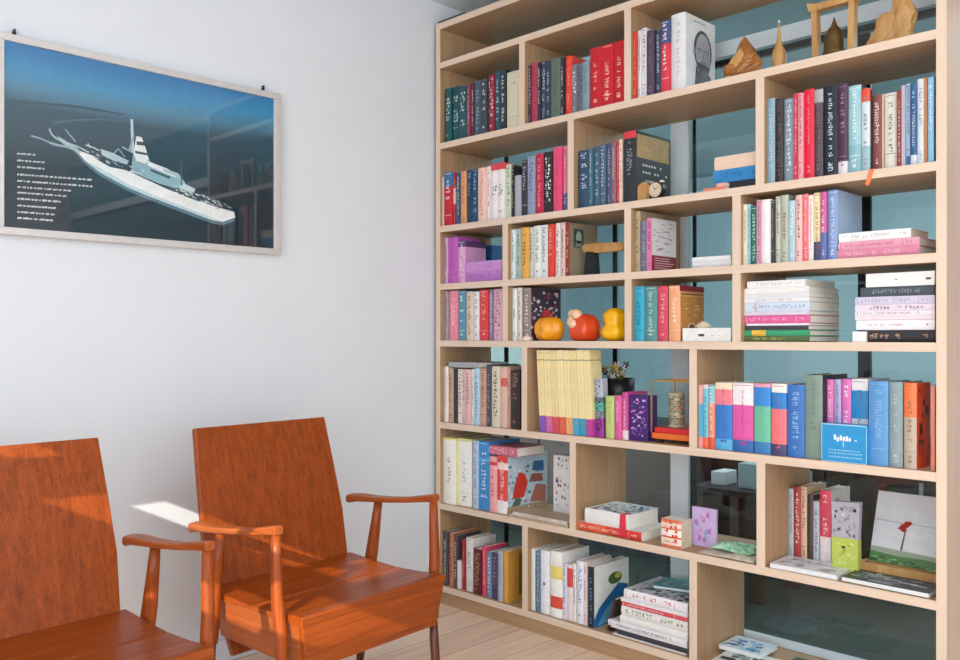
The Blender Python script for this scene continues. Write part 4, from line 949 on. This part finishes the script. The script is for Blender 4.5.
def pouch():
    y = YF + .095; xa, xb = on_y(832, y)[0], on_y(858, y)[0]; z0 = SZ[6] + .0004; h = at_y(845, 501, y).z - z0; w = xb - xa
    t = thing('pouch', (xa, y, z0), 'flat pouch, grey patterned above and lime below, before the upright books', 'pouch')
    m = MB(); r = random.Random(3)
    m.box((0, 0, 0), (w, .022, h * .48), hx('#bccb5c'))
    for k in range(20):
        x, z = r.uniform(.05, .8), r.uniform(.03, .4); m.poly([(w * x, -.0005, h * z), (w * (x + .14), -.0005, h * z), (w * (x + .14), -.0005, h * (z + .03)), (w * x, -.0005, h * (z + .03))], hx(r.choice(['#ccd874', '#a8b848', '#d4dc90'])))
    m.build('lower_pocket', M['print'], t, .0)
    m = MB(); m.prism([(0, .001, h * .481), (w, .001, h * .481), (w + .004, .001, h), (-.002, .001, h * .97)], (0, .018, 0), hx('#b2b0ba'))
    for k in range(34):
        x, z = r.uniform(.03, .85), r.uniform(.5, .9); m.poly([(w * x, .0004, h * z), (w * (x + .1), .0004, h * z), (w * (x + .1), .0004, h * (z + .04)), (w * x, .0004, h * (z + .04))], hx(r.choice(['#8e8c9c', '#d0ced4', '#a09aa8', '#c0a8b0'])))
    m.build('upper_flap', M['print'], t, 0)
pouch()
def art_mag(m, w, d, h): pass
def flat_mag(name, c, w, d, hgt, yaw, z, col, label, seed, cols, n=30, top=None):
    """a magazine lying flat: cover sheets and a page block"""
    t = thing(name, (c[0], c[1], z), label, 'magazine', rz=yaw)
    m = MB(); m.box((-w / 2 + .001, -d / 2 + .001, .0009), (w / 2 - .001, d / 2 - .001, hgt - .0009)); m.build('page_block', M['white'], t)
    r = random.Random(seed); m = MB()
    m.box((-w / 2, -d / 2, 0), (w / 2, d / 2, .0008), hx(col)); m.box((-w / 2, -d / 2, hgt - .0008), (w / 2, d / 2, hgt), hx(col))
    for k in range(n):
        x, y = r.uniform(-.46, .3), r.uniform(-.46, .3); a, b = r.uniform(.05, .22), r.uniform(.04, .16); e = hgt + .0004 + k * 4e-6
        m.poly([(w * x, d * y, e), (w * min(x + a, .49), d * (y + .02), e), (w * min(x + a * .9, .49), d * min(y + b, .49), e), (w * x, d * min(y + b * .8, .49), e)], hx(r.choice(cols)))
    m.build('cover', M['print'], t); return t
a, b = at_z(767, 563, .385), at_z(838, 577, .385)
flat_mag('magazine', ((xq(771, .02) + xq(838, .02)) / 2, YF + .066), xq(836, .02) - xq(770, .02), .115, .012, 0.03, zf, '#e4e6ec', 'white magazine with blue pictures lying before the upright books', 5, ['#9ab4d0', '#7a98bc', '#c8d0dc', '#b8a8a8'])
flat_mag('magazine', ((xq(843, .02) + xq(931, .02)) / 2, YF + .062), xq(931, .02) - xq(843, .02), .105, .012, -.015, zf, '#2b2f38', 'black and grey magazine lying before the brown tray', 6, ['#4a5460', '#8a949c', '#c0c8cc', '#15181e', '#5a6470'], 46)
# brown tray and the leaning canvas
y = YF + .120; xa, xb = on_y(858, y)[0], XRI - .006; w = xb - xa
t = thing('tray', (xa, y, zf), 'shallow brown wooden tray lying under the leaning canvas', 'tray')
m = MB(); m.box((0, 0, 0), (w, .060, .008)); m.build('bottom', M['carved'], t, .001)
m = MB(); m.box((0, 0, .0082), (w, .010, .030)); m.box((0, .05, .0082), (w, .06, .024)); m.box((0, .0102, .0082), (.010, .0498, .030)); m.box((w - .010, .0102, .0082), (w, .0498, .030)); m.build('rim', M['carved_pale'], t, .001)
y = YF + .184; xa, xb = on_y(868, y)[0], XRI - .004; w = xb - xa
zc = at_y(885, 493, y + .06).z - (zf + .001); hh = math.hypot(zc, .07)
t = thing('canvas_picture', (xa, y, zf + .0052), 'canvas of a red flower over a green field, leaning above the tray', 'picture', rot=(-math.atan2(.075, zc), 0, 0))
m = MB(); r = random.Random(14)
m.box((0, 0, 0), (w, .012, hh), hx('#eef2f8'))
def q(pts, col, e): m.poly([(w * a, -.0004 - e, hh * b) for a, b in pts], hx(col))
q([(0, .0), (1, .0), (1, .17), (.6, .2), (.3, .19), (0, .22)], '#5a8a52', 0)
q([(0, .22), (.3, .19), (.6, .2), (1, .17), (1, .23), (.5, .26), (0, .28)], '#a8b4a0', 0)
q([(.0, .62), (1, .60), (1, .605), (0, .63)], '#b8c0cc', 0)
for k in range(50):
    x, z = r.uniform(0, .92), r.uniform(0, .14); s = r.uniform(.03, .08); q([(x, z), (x + s, z), (x + s, z + s * .5), (x, z + s * .4)], r.choice(['#3f7040', '#7ab068', '#8ac878', '#3a5a3c', '#a8c890']), .0003 + k * 3e-6)
q([(.335, .27), (.36, .27), (.375, .52), (.36, .52)], '#7a5a54', .0005)
for a, b, s in ((.33, .56, .05), (.37, .60, .05), (.40, .62, .035), (.35, .53, .035)): q([(a - s, b - s * .5), (a + s * .4, b - s * .8), (a + s, b + s * .4), (a - s * .2, b + s)], '#c83a2c', .0007)
m.build('print', M['poster'], t)

# ---- bottom row
mags = [(484, '#e6e4e6', '#e0507a'), (452, '#3a3a44', None), (444, '#eae8ea', '#8a8890'), (412, '#e9e7ea', '#5a5a64'), (384, '#ece9e6', None), (336, '#ebe8e4', '#6a7a4a'), (318, '#d8505a', '#f4e0e0'), (300, '#eae6e8', None), (258, '#efedf0', '#d84a50')]
offs = [(150, 20), (170, 5), (142, 10), (128, 12), (182, 0), (188, 0), (190, -4), (186, 4), (200, 0)]
def top_bw(mb, w, d, h, r): speckle(['#23262e', '#4a505c', '#c8ccd4', '#6ab0c0', '#a8b0bc', '#15181e', '#d0d4da'], 120, .10)(mb, w, d, h, r)
zs = lying(7, 'middle', OG, 130, 500, [(y_, c, dict(x=(o1, 492 - o2 * .3), txt=tx, tw=.5, set=.014 + .0015 * (i % 3), side='#dcdce0', art=top_bw if i == len(mags) - 1 else None, d=.2, name='magazine',
     look=['lowest magazine of the pile, white with a pink foot', 'thin dark magazine low in the pile', 'white magazine third from the bottom of the pile', 'white magazine fourth from the bottom of the pile', 'plain off-white magazine mid pile', 'white magazine with an olive mark mid pile', 'thin red magazine in the pile', 'thin white magazine above the red one', 'thick white magazine with a black patterned top, topmost of the pile'][i])) for i, ((y_, c, tx), (o1, o2)) in enumerate(zip(mags, offs))], group='magazine pile in the bottom row')
xm = (on_y(640, YF)[0] + on_y(684, YF)[0]) / 2
flat_mag('magazine', (xm - .035, YF + .15), .13, .11, .008, .28, zs + .003, '#6ab4c0', 'teal magazine lying crooked on the patterned magazine pile', 7, ['#4a94a4', '#8ac8d0', '#c8e0e4'], 14)
b = make_book(.012, .13, .105, dict(c='#3a2420', txt=None), (on_y(606.5, YF + .03)[0], YF + .03, SZ[7] + .0050), (0, .26, 0))
BOOKS.append((b, 'dark brown book leaning between the leaf book and the magazines', '#3a2420', .01, .1, {}, 7, 'middle', 'standing', None))
def mag_at(cs, z, hgt, col, label, seed, cols, n):
    P = [at_z(x, y, z + hgt) for x, y in cs]; c = sum(P, Vector()) / 4
    w = ((P[1] - P[0]).length + (P[2] - P[3]).length) / 2; d = ((P[3] - P[0]).length + (P[2] - P[1]).length) / 2
    v = (P[1] - P[0]); return flat_mag('magazine', c, w, d, hgt, math.atan2(v.y, v.x), z, col, label, seed, cols, n)
zb = SZ[7] + .0004
mag_at([(700, 668), (775, 688), (800, 668), (735, 645)], zb, .010, '#d8dad4', 'white and black magazine under the blue one, bottom right compartment', 8, ['#2a2e34', '#5a6a60', '#8a9a94', '#20242a'], 50)
mag_at([(722, 645), (763, 656), (774, 645), (734, 634)], zb + .0108, .012, '#d4e2ec', 'bright blue magazine on top, bottom right compartment', 9, ['#2f7ab8', '#3f92cc', '#1e4a7a', '#5aa8d8'], 30)
mag_at([(778, 672), (840, 690), (850, 672), (792, 655)], zb, .010, '#4a5a4c', 'dark green magazine right of the blue one, bottom right compartment', 10, ['#2e3a30', '#6a7a64', '#b87a4a', '#8a9a84'], 30)

# ------------------------------------------------------------------ labels for the books
def thick(w): return 'slim ' if w < .016 else 'thick ' if w > .032 else ''
def tall(h, st): return ''
CELLN = {2: ('left', 'middle', 'right')}
seen = {}
bycell = {}
for b in BOOKS: bycell.setdefault((b[6], b[7]), []).append(b)
used = set()
for (row, cell), bs in bycell.items():
    cs = f'{ROWN[row]} {cell} compartment'
    looks = []
    for b in bs:
        look = b[1]
        if not look:
            col = cname(b[2]); kind = 'book'; o = b[5]
            extra = ''
            if o.get('bands') and len(o['bands']) <= 2 and b[8] == 'standing':
                c2 = cname(o['bands'][-1][1])
                if c2 != col: extra = ' with ' + ('an ' if c2[0] in 'aeo' else 'a ') + c2 + ' foot'
            look = thick(b[3]) + col + (' lying ' if b[8] == 'lying' else ' ') + kind + extra
        looks.append(look)
    strip = lambda s: s.replace('slim ', '').replace('thick ', '').split(' with ')[0]
    cores = [strip(s) for s in looks]
    for i, b in enumerate(bs):
        lk = looks[i]
        if looks.count(lk) == 1 and (b[1] or cores.count(cores[i]) == 1): lab = f'{lk}, {cs}'
        else:
            lab = None
            lying_ = b[8] == 'lying'
            opts = []
            if i > 0: opts.append(('on top of the ' if lying_ else 'right of the ') + looks[i - 1])
            if i + 1 < len(bs): opts.append(('under the ' if lying_ else 'left of the ') + looks[i + 1])
            for k, nb in enumerate(opts):
                twin = False
                for j in range(len(bs)):
                    if j != i and looks[j] == lk:
                        n2 = []
                        if j > 0: n2.append(('on top of the ' if bs[j][8] == 'lying' else 'right of the ') + looks[j - 1])
                        if j + 1 < len(bs): n2.append(('under the ' if bs[j][8] == 'lying' else 'left of the ') + looks[j + 1])
                        if nb in n2: twin = True
                cand = f'{lk} {nb}, {cs}'
                if not twin and len(cand.split()) <= 16: lab = cand; break
            if lab is None and looks.count(lk) == 1: lab = f'{lk}, {cs}'
            if lab is None:
                same = [j for j in range(len(bs)) if looks[j] == lk]; k = same.index(i)
                ordn = ['first', 'second', 'third', 'fourth', 'fifth', 'sixth', 'seventh'][k]
                lab = f'{ordn} {lk} from ' + ('the bottom' if lying_ else 'the left') + f', {cs}'
        if lab in used: print('DUP', lab)
        used.add(lab)
        if len(lab.split()) > 16 or len(lab.split()) < 4: print('LEN', len(lab.split()), lab)
        is_m = 'magazine' in b[0].name
        tag(b[0], lab, 'magazine' if (is_m or 'magazine' in lk) else 'box file' if 'box file' in lk else 'book', b[9])
        if 'box file' in lk: b[0].name = 'box_file'
        elif 'magazine' in lk: b[0].name = 'magazine'
# ------------------------------------------------------------------ the armchairs
def make_chair(loc, rz, label):
    t = thing('armchair', (loc[0], loc[1], 0), label, 'chair', 'wooden armchairs along the white wall', rz)
    W, zt, zs = .475, .764, .372
    xs = -.339; sl = (-.433 - xs) / (zt - .373)
    P = lambda y, z: (xs + (z - .373) * sl, y, z)
    m = MB(); hw = [(.20, .19), (.36, .222), (.50, .230), (.62, .224), (zt, .2145)]
    ring = [P(-w, z) for z, w in hw] + [P(w, z) for z, w in hw[::-1]]
    m.prism(ring, (-.017, 0, -.004)); m.build('backrest', M['chair_z'], t, .0025, fix=True)
    hW = W / 2
    m = MB(); prof = [(-.345, .374), (-.24, .367), (-.158, .3635), (-.153, .3600), (-.148, .3635), (-.06, .3665), (.012, .3745), (.028, .373), (.032, .367), (.030, .352), (-.345, .352)]
    m.prism([(x, -hW, z) for x, z in prof], (0, W, 0)); m.build('seat', M['chair_y'], t, .002, fix=True)
    m = MB(); m.prism([(.027, -hW + .006, .3515), (.027, hW - .002, .3515), (.018, hW - .022, .243), (.018, -hW + .024, .243)], (-.018, 0, 0)); m.build('front_apron', M['chair_y'], t, .0015, fix=True)
    for s in (-1, 1):
        m = MB(); yy = s * (hW - .006)
        m.prism([(.008, yy, .3515), (-.335, yy, .3515), (-.312, yy - s * .014, .255), (-.001, yy - s * .018, .243)], (0, -s * .016, 0)); m.build('side_apron', M['chair_x'], t, .0015, fix=True)
    m = MB(); m.prism([(-.345, -hW + .02, .3515), (-.345, hW - .02, .3515), (-.315, hW - .04, .255), (-.315, -hW + .04, .255)], (.014, 0, 0)); m.build('rear_apron', M['chair_y'], t, fix=True)
    for s in (-1, 1):
        a = s * (hW + .022)
        m = MB(); rings = []
        for x, z, w, th, dy in ((-.368, .5265, .018, .0115, -.002), (-.358, .528, .021, .013, -.001), (-.325, .5330, .023, .0105, 0), (-.27, .5355, .0215, .0080, 0), (-.20, .541, .019, .0075, 0), (-.13, .549, .016, .0078, 0), (-.07, .559, .0135, .0095, 0), (-.034, .565, .0125, .0105, 0), (-.022, .566, .012, .0105, 0)):
            yc = a + s * dy
            rings.append([(x, yc + w * p, z + th * q) for p, q in ((-1, -.6), (-.8, -1), (.8, -1), (1, -.6), (1, .5), (.8, .85), (0, 1), (-.8, .85), (-1, .5))])
        m.loft(rings, smooth=False); m.build('armrest', M['chair_x'], t, .0015, fix=True)
        m = MB(); m.tube([(-.034, a, .556), (-.033, a, .50), (-.030, a, .42), (-.026, a - s * .006, .34), (-.023, a - s * .012, .246)], [.0105, .0125, .0145, .0155, .0145], 14); m.build('front_post', M['chair_z'], t, fix=True)
        m = MB(); m.tube([(-.023, a - s * .012, .2455), (-.020, a - s * .012, .19), (-.012, a - s * .012, .10), (-.006, a - s * .012, 0)], [.0105, .0125, .012, .0085], 14); m.build('leg', M['leg'], t, fix=True)
        m = MB(); m.tube([(-.250, a, .5285), (-.262, a, .46), (-.275, a, .39), (-.287, a - s * .003, .32), (-.300, a - s * .006, .25)], [.0115, .0145, .0175, .0185, .016], 14); m.build('rear_post', M['chair_z'], t, fix=True)
        m = MB(); m.tube([(-.300, a - s * .006, .2495), (-.306, a - s * .006, .19), (-.318, a - s * .004, .10), (-.335, a, 0)], [.0115, .0135, .0125, .009], 14); m.build('leg', M['leg'], t, fix=True)
    return t
make_chair((-1.653, .640), .056, 'orange-brown wooden armchair at the left edge, cut by the frame')
make_chair((-1.716, 1.340), .085, 'orange-brown wooden armchair standing nearest the bookcase')

# ------------------------------------------------------------------ framed ship picture
XP = XW + .024
t = thing('framed_picture', (XW, 1.125, 1.262), 'aluminium-framed dark blue picture of a white ship on the white wall', 'picture')
o = Vector(t.location)
y0, y1, z0, z1 = .733, 1.525, 1.2825, 1.761
Y0, Y1, Z0, Z1 = .712, 1.551, 1.2635, 1.780
m = MB()
def fb(a, b): m.box(Vector(a) - o, Vector(b) - o)
fb((XW + .001, Y0, Z0), (XP + .008, Y1, z0)); fb((XW + .001, Y0, z1), (XP + .008, Y1, Z1))
fb((XW + .001, Y0, z0), (XP + .008, y0, z1)); fb((XW + .001, y1, z0), (XP + .008, Y1, z1))
m.build('frame', M['alu'], t, .002)
m = MB(); nx, nz = 26, 18
def bgcol(u, v):
    top = hx('#2680c0'); mid = hx('#3f9ccc'); hz = hx('#5a90ac'); sea = hx('#2c5060'); bot = hx('#10252f')
    stops = [(0, bot), (.35, hx('#183442')), (.60, sea), (.70, hx('#30566a')), (.78, hz), (.88, mid), (1, top)]
    v = v + .05 * math.sin(u * 2.2 + .4) - .05 * u
    v = min(max(v, 0), .999)
    for (a, c), (b, d) in zip(stops, stops[1:]):
        if a <= v <= b: k = (v - a) / (b - a); return tuple(c[i] * (1 - k) + d[i] * k for i in range(4))
    return top
ids = {}
for i in range(nx + 1):
    for j in range(nz + 1):
        ids[i, j] = len(m.v); m.v.append(tuple(Vector((XP, y0 + (y1 - y0) * i / nx, z0 + (z1 - z0) * j / nz)) - o))
for i in range(nx):
    for j in range(nz): m.face((ids[i, j], ids[i + 1, j], ids[i + 1, j + 1], ids[i, j + 1]), bgcol((i + .5) / nx, (j + .5) / nz))
pr = m.build('print', M['poster'], t)
ca = pr.data.color_attributes['Col']
for lp in pr.data.loops:
    i, j = divmod(lp.vertex_index, nz + 1); ca.data[lp.index].color = bgcol(i / nx, j / nz)
m = MB(); lay = [0]
def S(pts, col):
    lay[0] += 1
    ps = [at_x(x / 2.64, 20 + y / 2.64, XP) for x, y in pts]
    m.poly([Vector((XP + .0004 + lay[0] * 6e-6, p.y, p.z)) - o for p in ps], hx(col))
hull = [(196, 340), (225, 372), (262, 402), (340, 444), (430, 480), (510, 510), (560, 528), (588, 533), (621, 521), (618, 507), (560, 490), (500, 470), (440, 446), (395, 425), (345, 402), (300, 383), (255, 362)]
S([(x, y + 9) for x, y in hull], '#5f8494'); S(hull, '#ffffff')
S([(225, 372), (262, 402), (340, 444), (430, 480), (510, 510), (588, 533), (560, 522), (430, 472), (340, 434), (262, 390)], '#cfe6ee')
S([(150, 305), (200, 335), (215, 350), (205, 352), (160, 322)], '#b8d0da')
def stroke(pts, wd, col):
    n = len(pts)
    for k in range(n - 1):
        (xa, ya), (xb, yb) = pts[k], pts[k + 1]; L = math.hypot(xb - xa, yb - ya); u, v = -(yb - ya) / L * wd / 2, (xb - xa) / L * wd / 2
        S([(xa + u, ya + v), (xb + u, yb + v), (xb - u, yb - v), (xa - u, ya - v)], col)
stroke([(130, 287), (136, 302), (150, 314), (175, 324), (205, 334), (235, 350)], 4, '#c0d6de')
stroke([(82, 306), (105, 312), (128, 322), (155, 330), (205, 338)], 3.5, '#b0c8d2'); stroke([(120, 318), (140, 330), (175, 336), (200, 346)], 3, '#9ab6c2')
stroke([(172, 288), (184, 303), (200, 322)], 3, '#a8c2cc'); stroke([(225, 330), (245, 336), (262, 345)], 3, '#dcebf0')
stroke([(232, 326), (238, 338)], 3, '#dcebf0'); stroke([(322, 335), (345, 348)], 3, '#c8dce4'); stroke([(300, 352), (312, 340), (330, 362)], 2.5, '#b4ccd6')
S([(250, 355), (330, 385), (330, 396), (290, 388), (255, 368)], '#30505c')
S([(265, 340), (300, 352), (340, 372), (335, 382), (300, 372), (268, 356)], '#c4dae2')
S([(345, 400), (352, 350), (372, 346), (386, 352), (398, 378), (440, 398), (478, 420), (488, 440), (470, 446), (420, 432), (380, 415)], '#9cc4d2')
S([(352, 352), (360, 306), (374, 310), (384, 338), (392, 366), (384, 380), (360, 372)], '#ffffff')
S([(344, 262), (351, 262), (354, 350), (347, 352)], '#cfe0e8'); S([(338, 345), (352, 300), (355, 302), (346, 350)], '#9cb8c4')
S([(360, 320), (380, 322), (384, 332), (361, 330)], '#37505c'); S([(356, 345), (390, 352), (392, 358), (357, 352)], '#3c5864')
S([(388, 372), (440, 392), (476, 412), (474, 420), (430, 402), (390, 384)], '#ffffff')
S([(396, 392), (450, 414), (448, 420), (398, 400)], '#3a5662')
S([(430, 392), (470, 404), (492, 436), (484, 438), (462, 412), (432, 400)], '#b4ced8')
S([(476, 372), (480, 372), (481, 440), (477, 440)], '#4a6a78')
S([(452, 446), (500, 436), (560, 466), (612, 494), (616, 506), (560, 488), (500, 468)], '#31474f')
r = random.Random(6)
for k in range(80):
    u = r.random(); v = r.random(); x = 462 + 140 * u; y = 446 + 50 * u + (v - .5) * 22; s = r.uniform(4, 12)
    S([(x, y), (x + s, y + s * .4), (x + s, y + s * .4 + 2.4), (x, y + 2.4)], r.choice(['#b4ccd6', '#e8f4f8', '#8aa6b2', '#1c2c34', '#ffffff']))
for k in range(30):
    u = r.random(); x = 225 + 160 * u; y = 345 + 62 * u + r.uniform(-8, 8); s = r.uniform(4, 12)
    S([(x, y), (x + s, y + s * .45), (x + s, y + s * .45 + 2.5), (x, y + 2.5)], r.choice(['#e4eef2', '#8aa6b2', '#2c4450']))
S([(470, 440), (490, 434), (515, 446), (512, 456), (490, 452)], '#d4e4ea')
S([(18, 210), (200, 225), (330, 248), (330, 252), (200, 232), (18, 218)], '#2b5468')
S([(140, 268), (190, 262), (270, 260), (330, 268), (330, 271), (270, 265), (190, 268), (142, 276)], '#4a7284')
for y, xe in ((353, 92), (371, 116), (388, 116), (408, 243), (425, 242), (441, 190), (456, 176), (472, 160), (490, 152), (507, 146), (523, 138)):
    x = 45
    while x < xe - 3:
        L = min(r.uniform(4, 13), xe - x); k = .075
        yy = y + (x - 45) * k
        for q in range(int(L / 2.4) + 1):
            xx = x + q * 2.4; hgt = r.uniform(3.2, 5.6); S([(xx, yy - hgt / 2), (xx + 1.7, yy - hgt / 2 + .1), (xx + 1.7, yy + hgt / 2), (xx, yy + hgt / 2)], '#ffffff')
        x += L + r.uniform(2.5, 5)
m.build('ship_drawing', M['poster'], t)
m = MB(); m.box(Vector((XP + .003, y0, z0)) - o, Vector((XP + .005, y1, z1)) - o); m.build('glass', M['pic_glass'], t)
for px, py in ((14, 31), (263, 87)):
    p = at_x(px, py, XW + .006) - o
    m = MB(); m.box(p + Vector((-.005, -.004, -.014)), p + Vector((.004, .004, -.002))); m.box(p + Vector((-.005, -.0025, -.002)), p + Vector((.007, .0025, .004))); m.build('hanging_clip', M['black'], t, .001)

# ------------------------------------------------------------------ furniture seen through the glass
def far_box(name, px0, px1, py0, py1, y, d, mat, label, cat):
    a = at_y(px0, py1, y); b = at_y(px1, py0, y)
    m = MB(); z0 = max(a.z, 0); m.box((0, 0, 0), (b.x - a.x, d, b.z - z0)); return tag(m.build(name, M[mat], bevel=.004, loc=(a.x, y, z0)), label, cat)
def far_cab(x0, x1, y, d, h, label, doors):
    t = thing('low_cabinet', (x0, y, 0), label, 'cabinet'); w = x1 - x0
    m = MB(); m.box((0, 0.02, .06), (w, d, h)); m.build('body', M['far_dark'], t, .004)
    m = MB(); m.box((.03, .05, 0), (w - .03, d - .03, .06)); m.build('plinth', M['black'], t)
    for k in range(doors):
        m = MB(); m.box((w * k / doors + .004, 0, .07), (w * (k + 1) / doors - .004, .019, h - .01)); dd = m.build('door', M['far_brown'], t, .002)
        m = MB(); m.box((w * (k + .85) / doors, -.012, h * .6), (w * (k + .85) / doors + .012, -.0005, h * .78)); m.build('handle', M['alu'], dd)
far_cab(-3.3, -2.05, 3.3, .45, .60, 'low dark cabinet seen through the glass behind the lying white book', 3)
far_cab(-1.95, -1.1, 3.5, .45, .58, 'low dark cabinet seen through the glass behind the lilac card', 2)
a = at_y(697, 486, 3.1); b = at_y(768, 486, 3.1); tz = at_y(718, 486, 3.1).z
t = thing('low_table', (a.x, 3.05, 0), 'low dark table seen through the glass behind the lilac card', 'table'); w = b.x - a.x
m = MB(); m.box((0, 0, tz - .025), (w, .34, tz)); m.build('tabletop', M['far_dark'], t, .003)
for x, y in ((.01, .01), (w - .05, .01), (.01, .29), (w - .05, .29)):
    m = MB(); m.box((x, y, 0), (x + .04, y + .04, tz - .0252)); m.build('leg', M['far_brown'], t)
def far_carton(px0, px1, pt, mat, label, y=3.12, d=.1):
    A = at_y(px0, pt, y); B = at_y(px1, pt, y); m = MB(); m.box((0, 0, 0), (B.x - A.x, d, A.z - tz)); tag(m.build('carton', M[mat], bevel=.002, loc=(A.x, y, tz + .0003)), label, 'box')
far_carton(711, 724, 471, 'white', 'small white carton on the low table beyond the glass')
far_carton(738, 756, 463, 'far_wall', 'pale teal carton on the low table beyond the glass')

# ------------------------------------------------------------------ light
w = bpy.data.worlds.new('sky'); bpy.context.scene.world = w; w.use_nodes = True
bg = w.node_tree.nodes['Background']; bg.inputs[0].default_value = (.86, .93, 1.0, 1); bg.inputs[1].default_value = SKY
def light(name, kind, loc, energy, color=(1, 1, 1), rot=(0, 0, 0), **kw):
    d = bpy.data.lights.new(name, kind); d.energy = energy; d.color = color
    for k, v in kw.items(): setattr(d, k, v)
    o = bpy.data.objects.new(name, d); C.objects.link(o); o.location = loc; o.rotation_euler = rot; return o
# daylight portal in the window wall
p = light('window_portal', 'AREA', (-.2, WY - .05, 1.225), 1, shape='RECTANGLE', size=4.2, size_y=1.95, rot=(PI / 2, 0, PI)); p.data.cycles.is_portal = True
p = light('fill_portal_right', 'AREA', (XR + .05, .1, 1.325), 1, shape='RECTANGLE', size=2.6, size_y=1.65, rot=(PI / 2, 0, PI / 2)); p.data.cycles.is_portal = True  # portal for the added window on the right
# overhead fill lights
def ceiling_lamp(x, y, z, sx, sy, e, nm):
    t = thing(nm, (x, y, z), 'flat white ceiling lamp', 'lamp')
    return light(nm + '_light', 'AREA', (x, y, z - .012), e, (1, .97, .92), shape='RECTANGLE', size=sx, size_y=sy)
light('ceiling_light', 'AREA', (.5, .6, CZ - .03), FILL, (1, .96, .90), shape='RECTANGLE', size=1.2, size_y=1.2)  # added overhead fill that brightens the floor, no fixture
light('overhead_fill_beyond', 'AREA', (-1.2, 4.2, 2.22), FAR, (.97, 1, 1), shape='RECTANGLE', size=2.5, size_y=1.5)  # unseen light added to brighten the room behind the glass
sd = Vector(SUN_DIR).normalized()
s = light('sun', 'SUN', (0, -4, 4), SUNE, (1, .93, .82), angle=math.radians(.12)); s.rotation_euler = sd.to_track_quat('-Z', 'Y').to_euler()
vs = bpy.context.scene.view_settings
vs.view_transform = 'Standard'; vs.look = 'None'; vs.gamma = 1; vs.use_curve_mapping = False; vs.exposure = EXPO
bpy.context.scene.cycles.max_bounces = 8
bpy.context.scene.cycles.transparent_max_bounces = 12
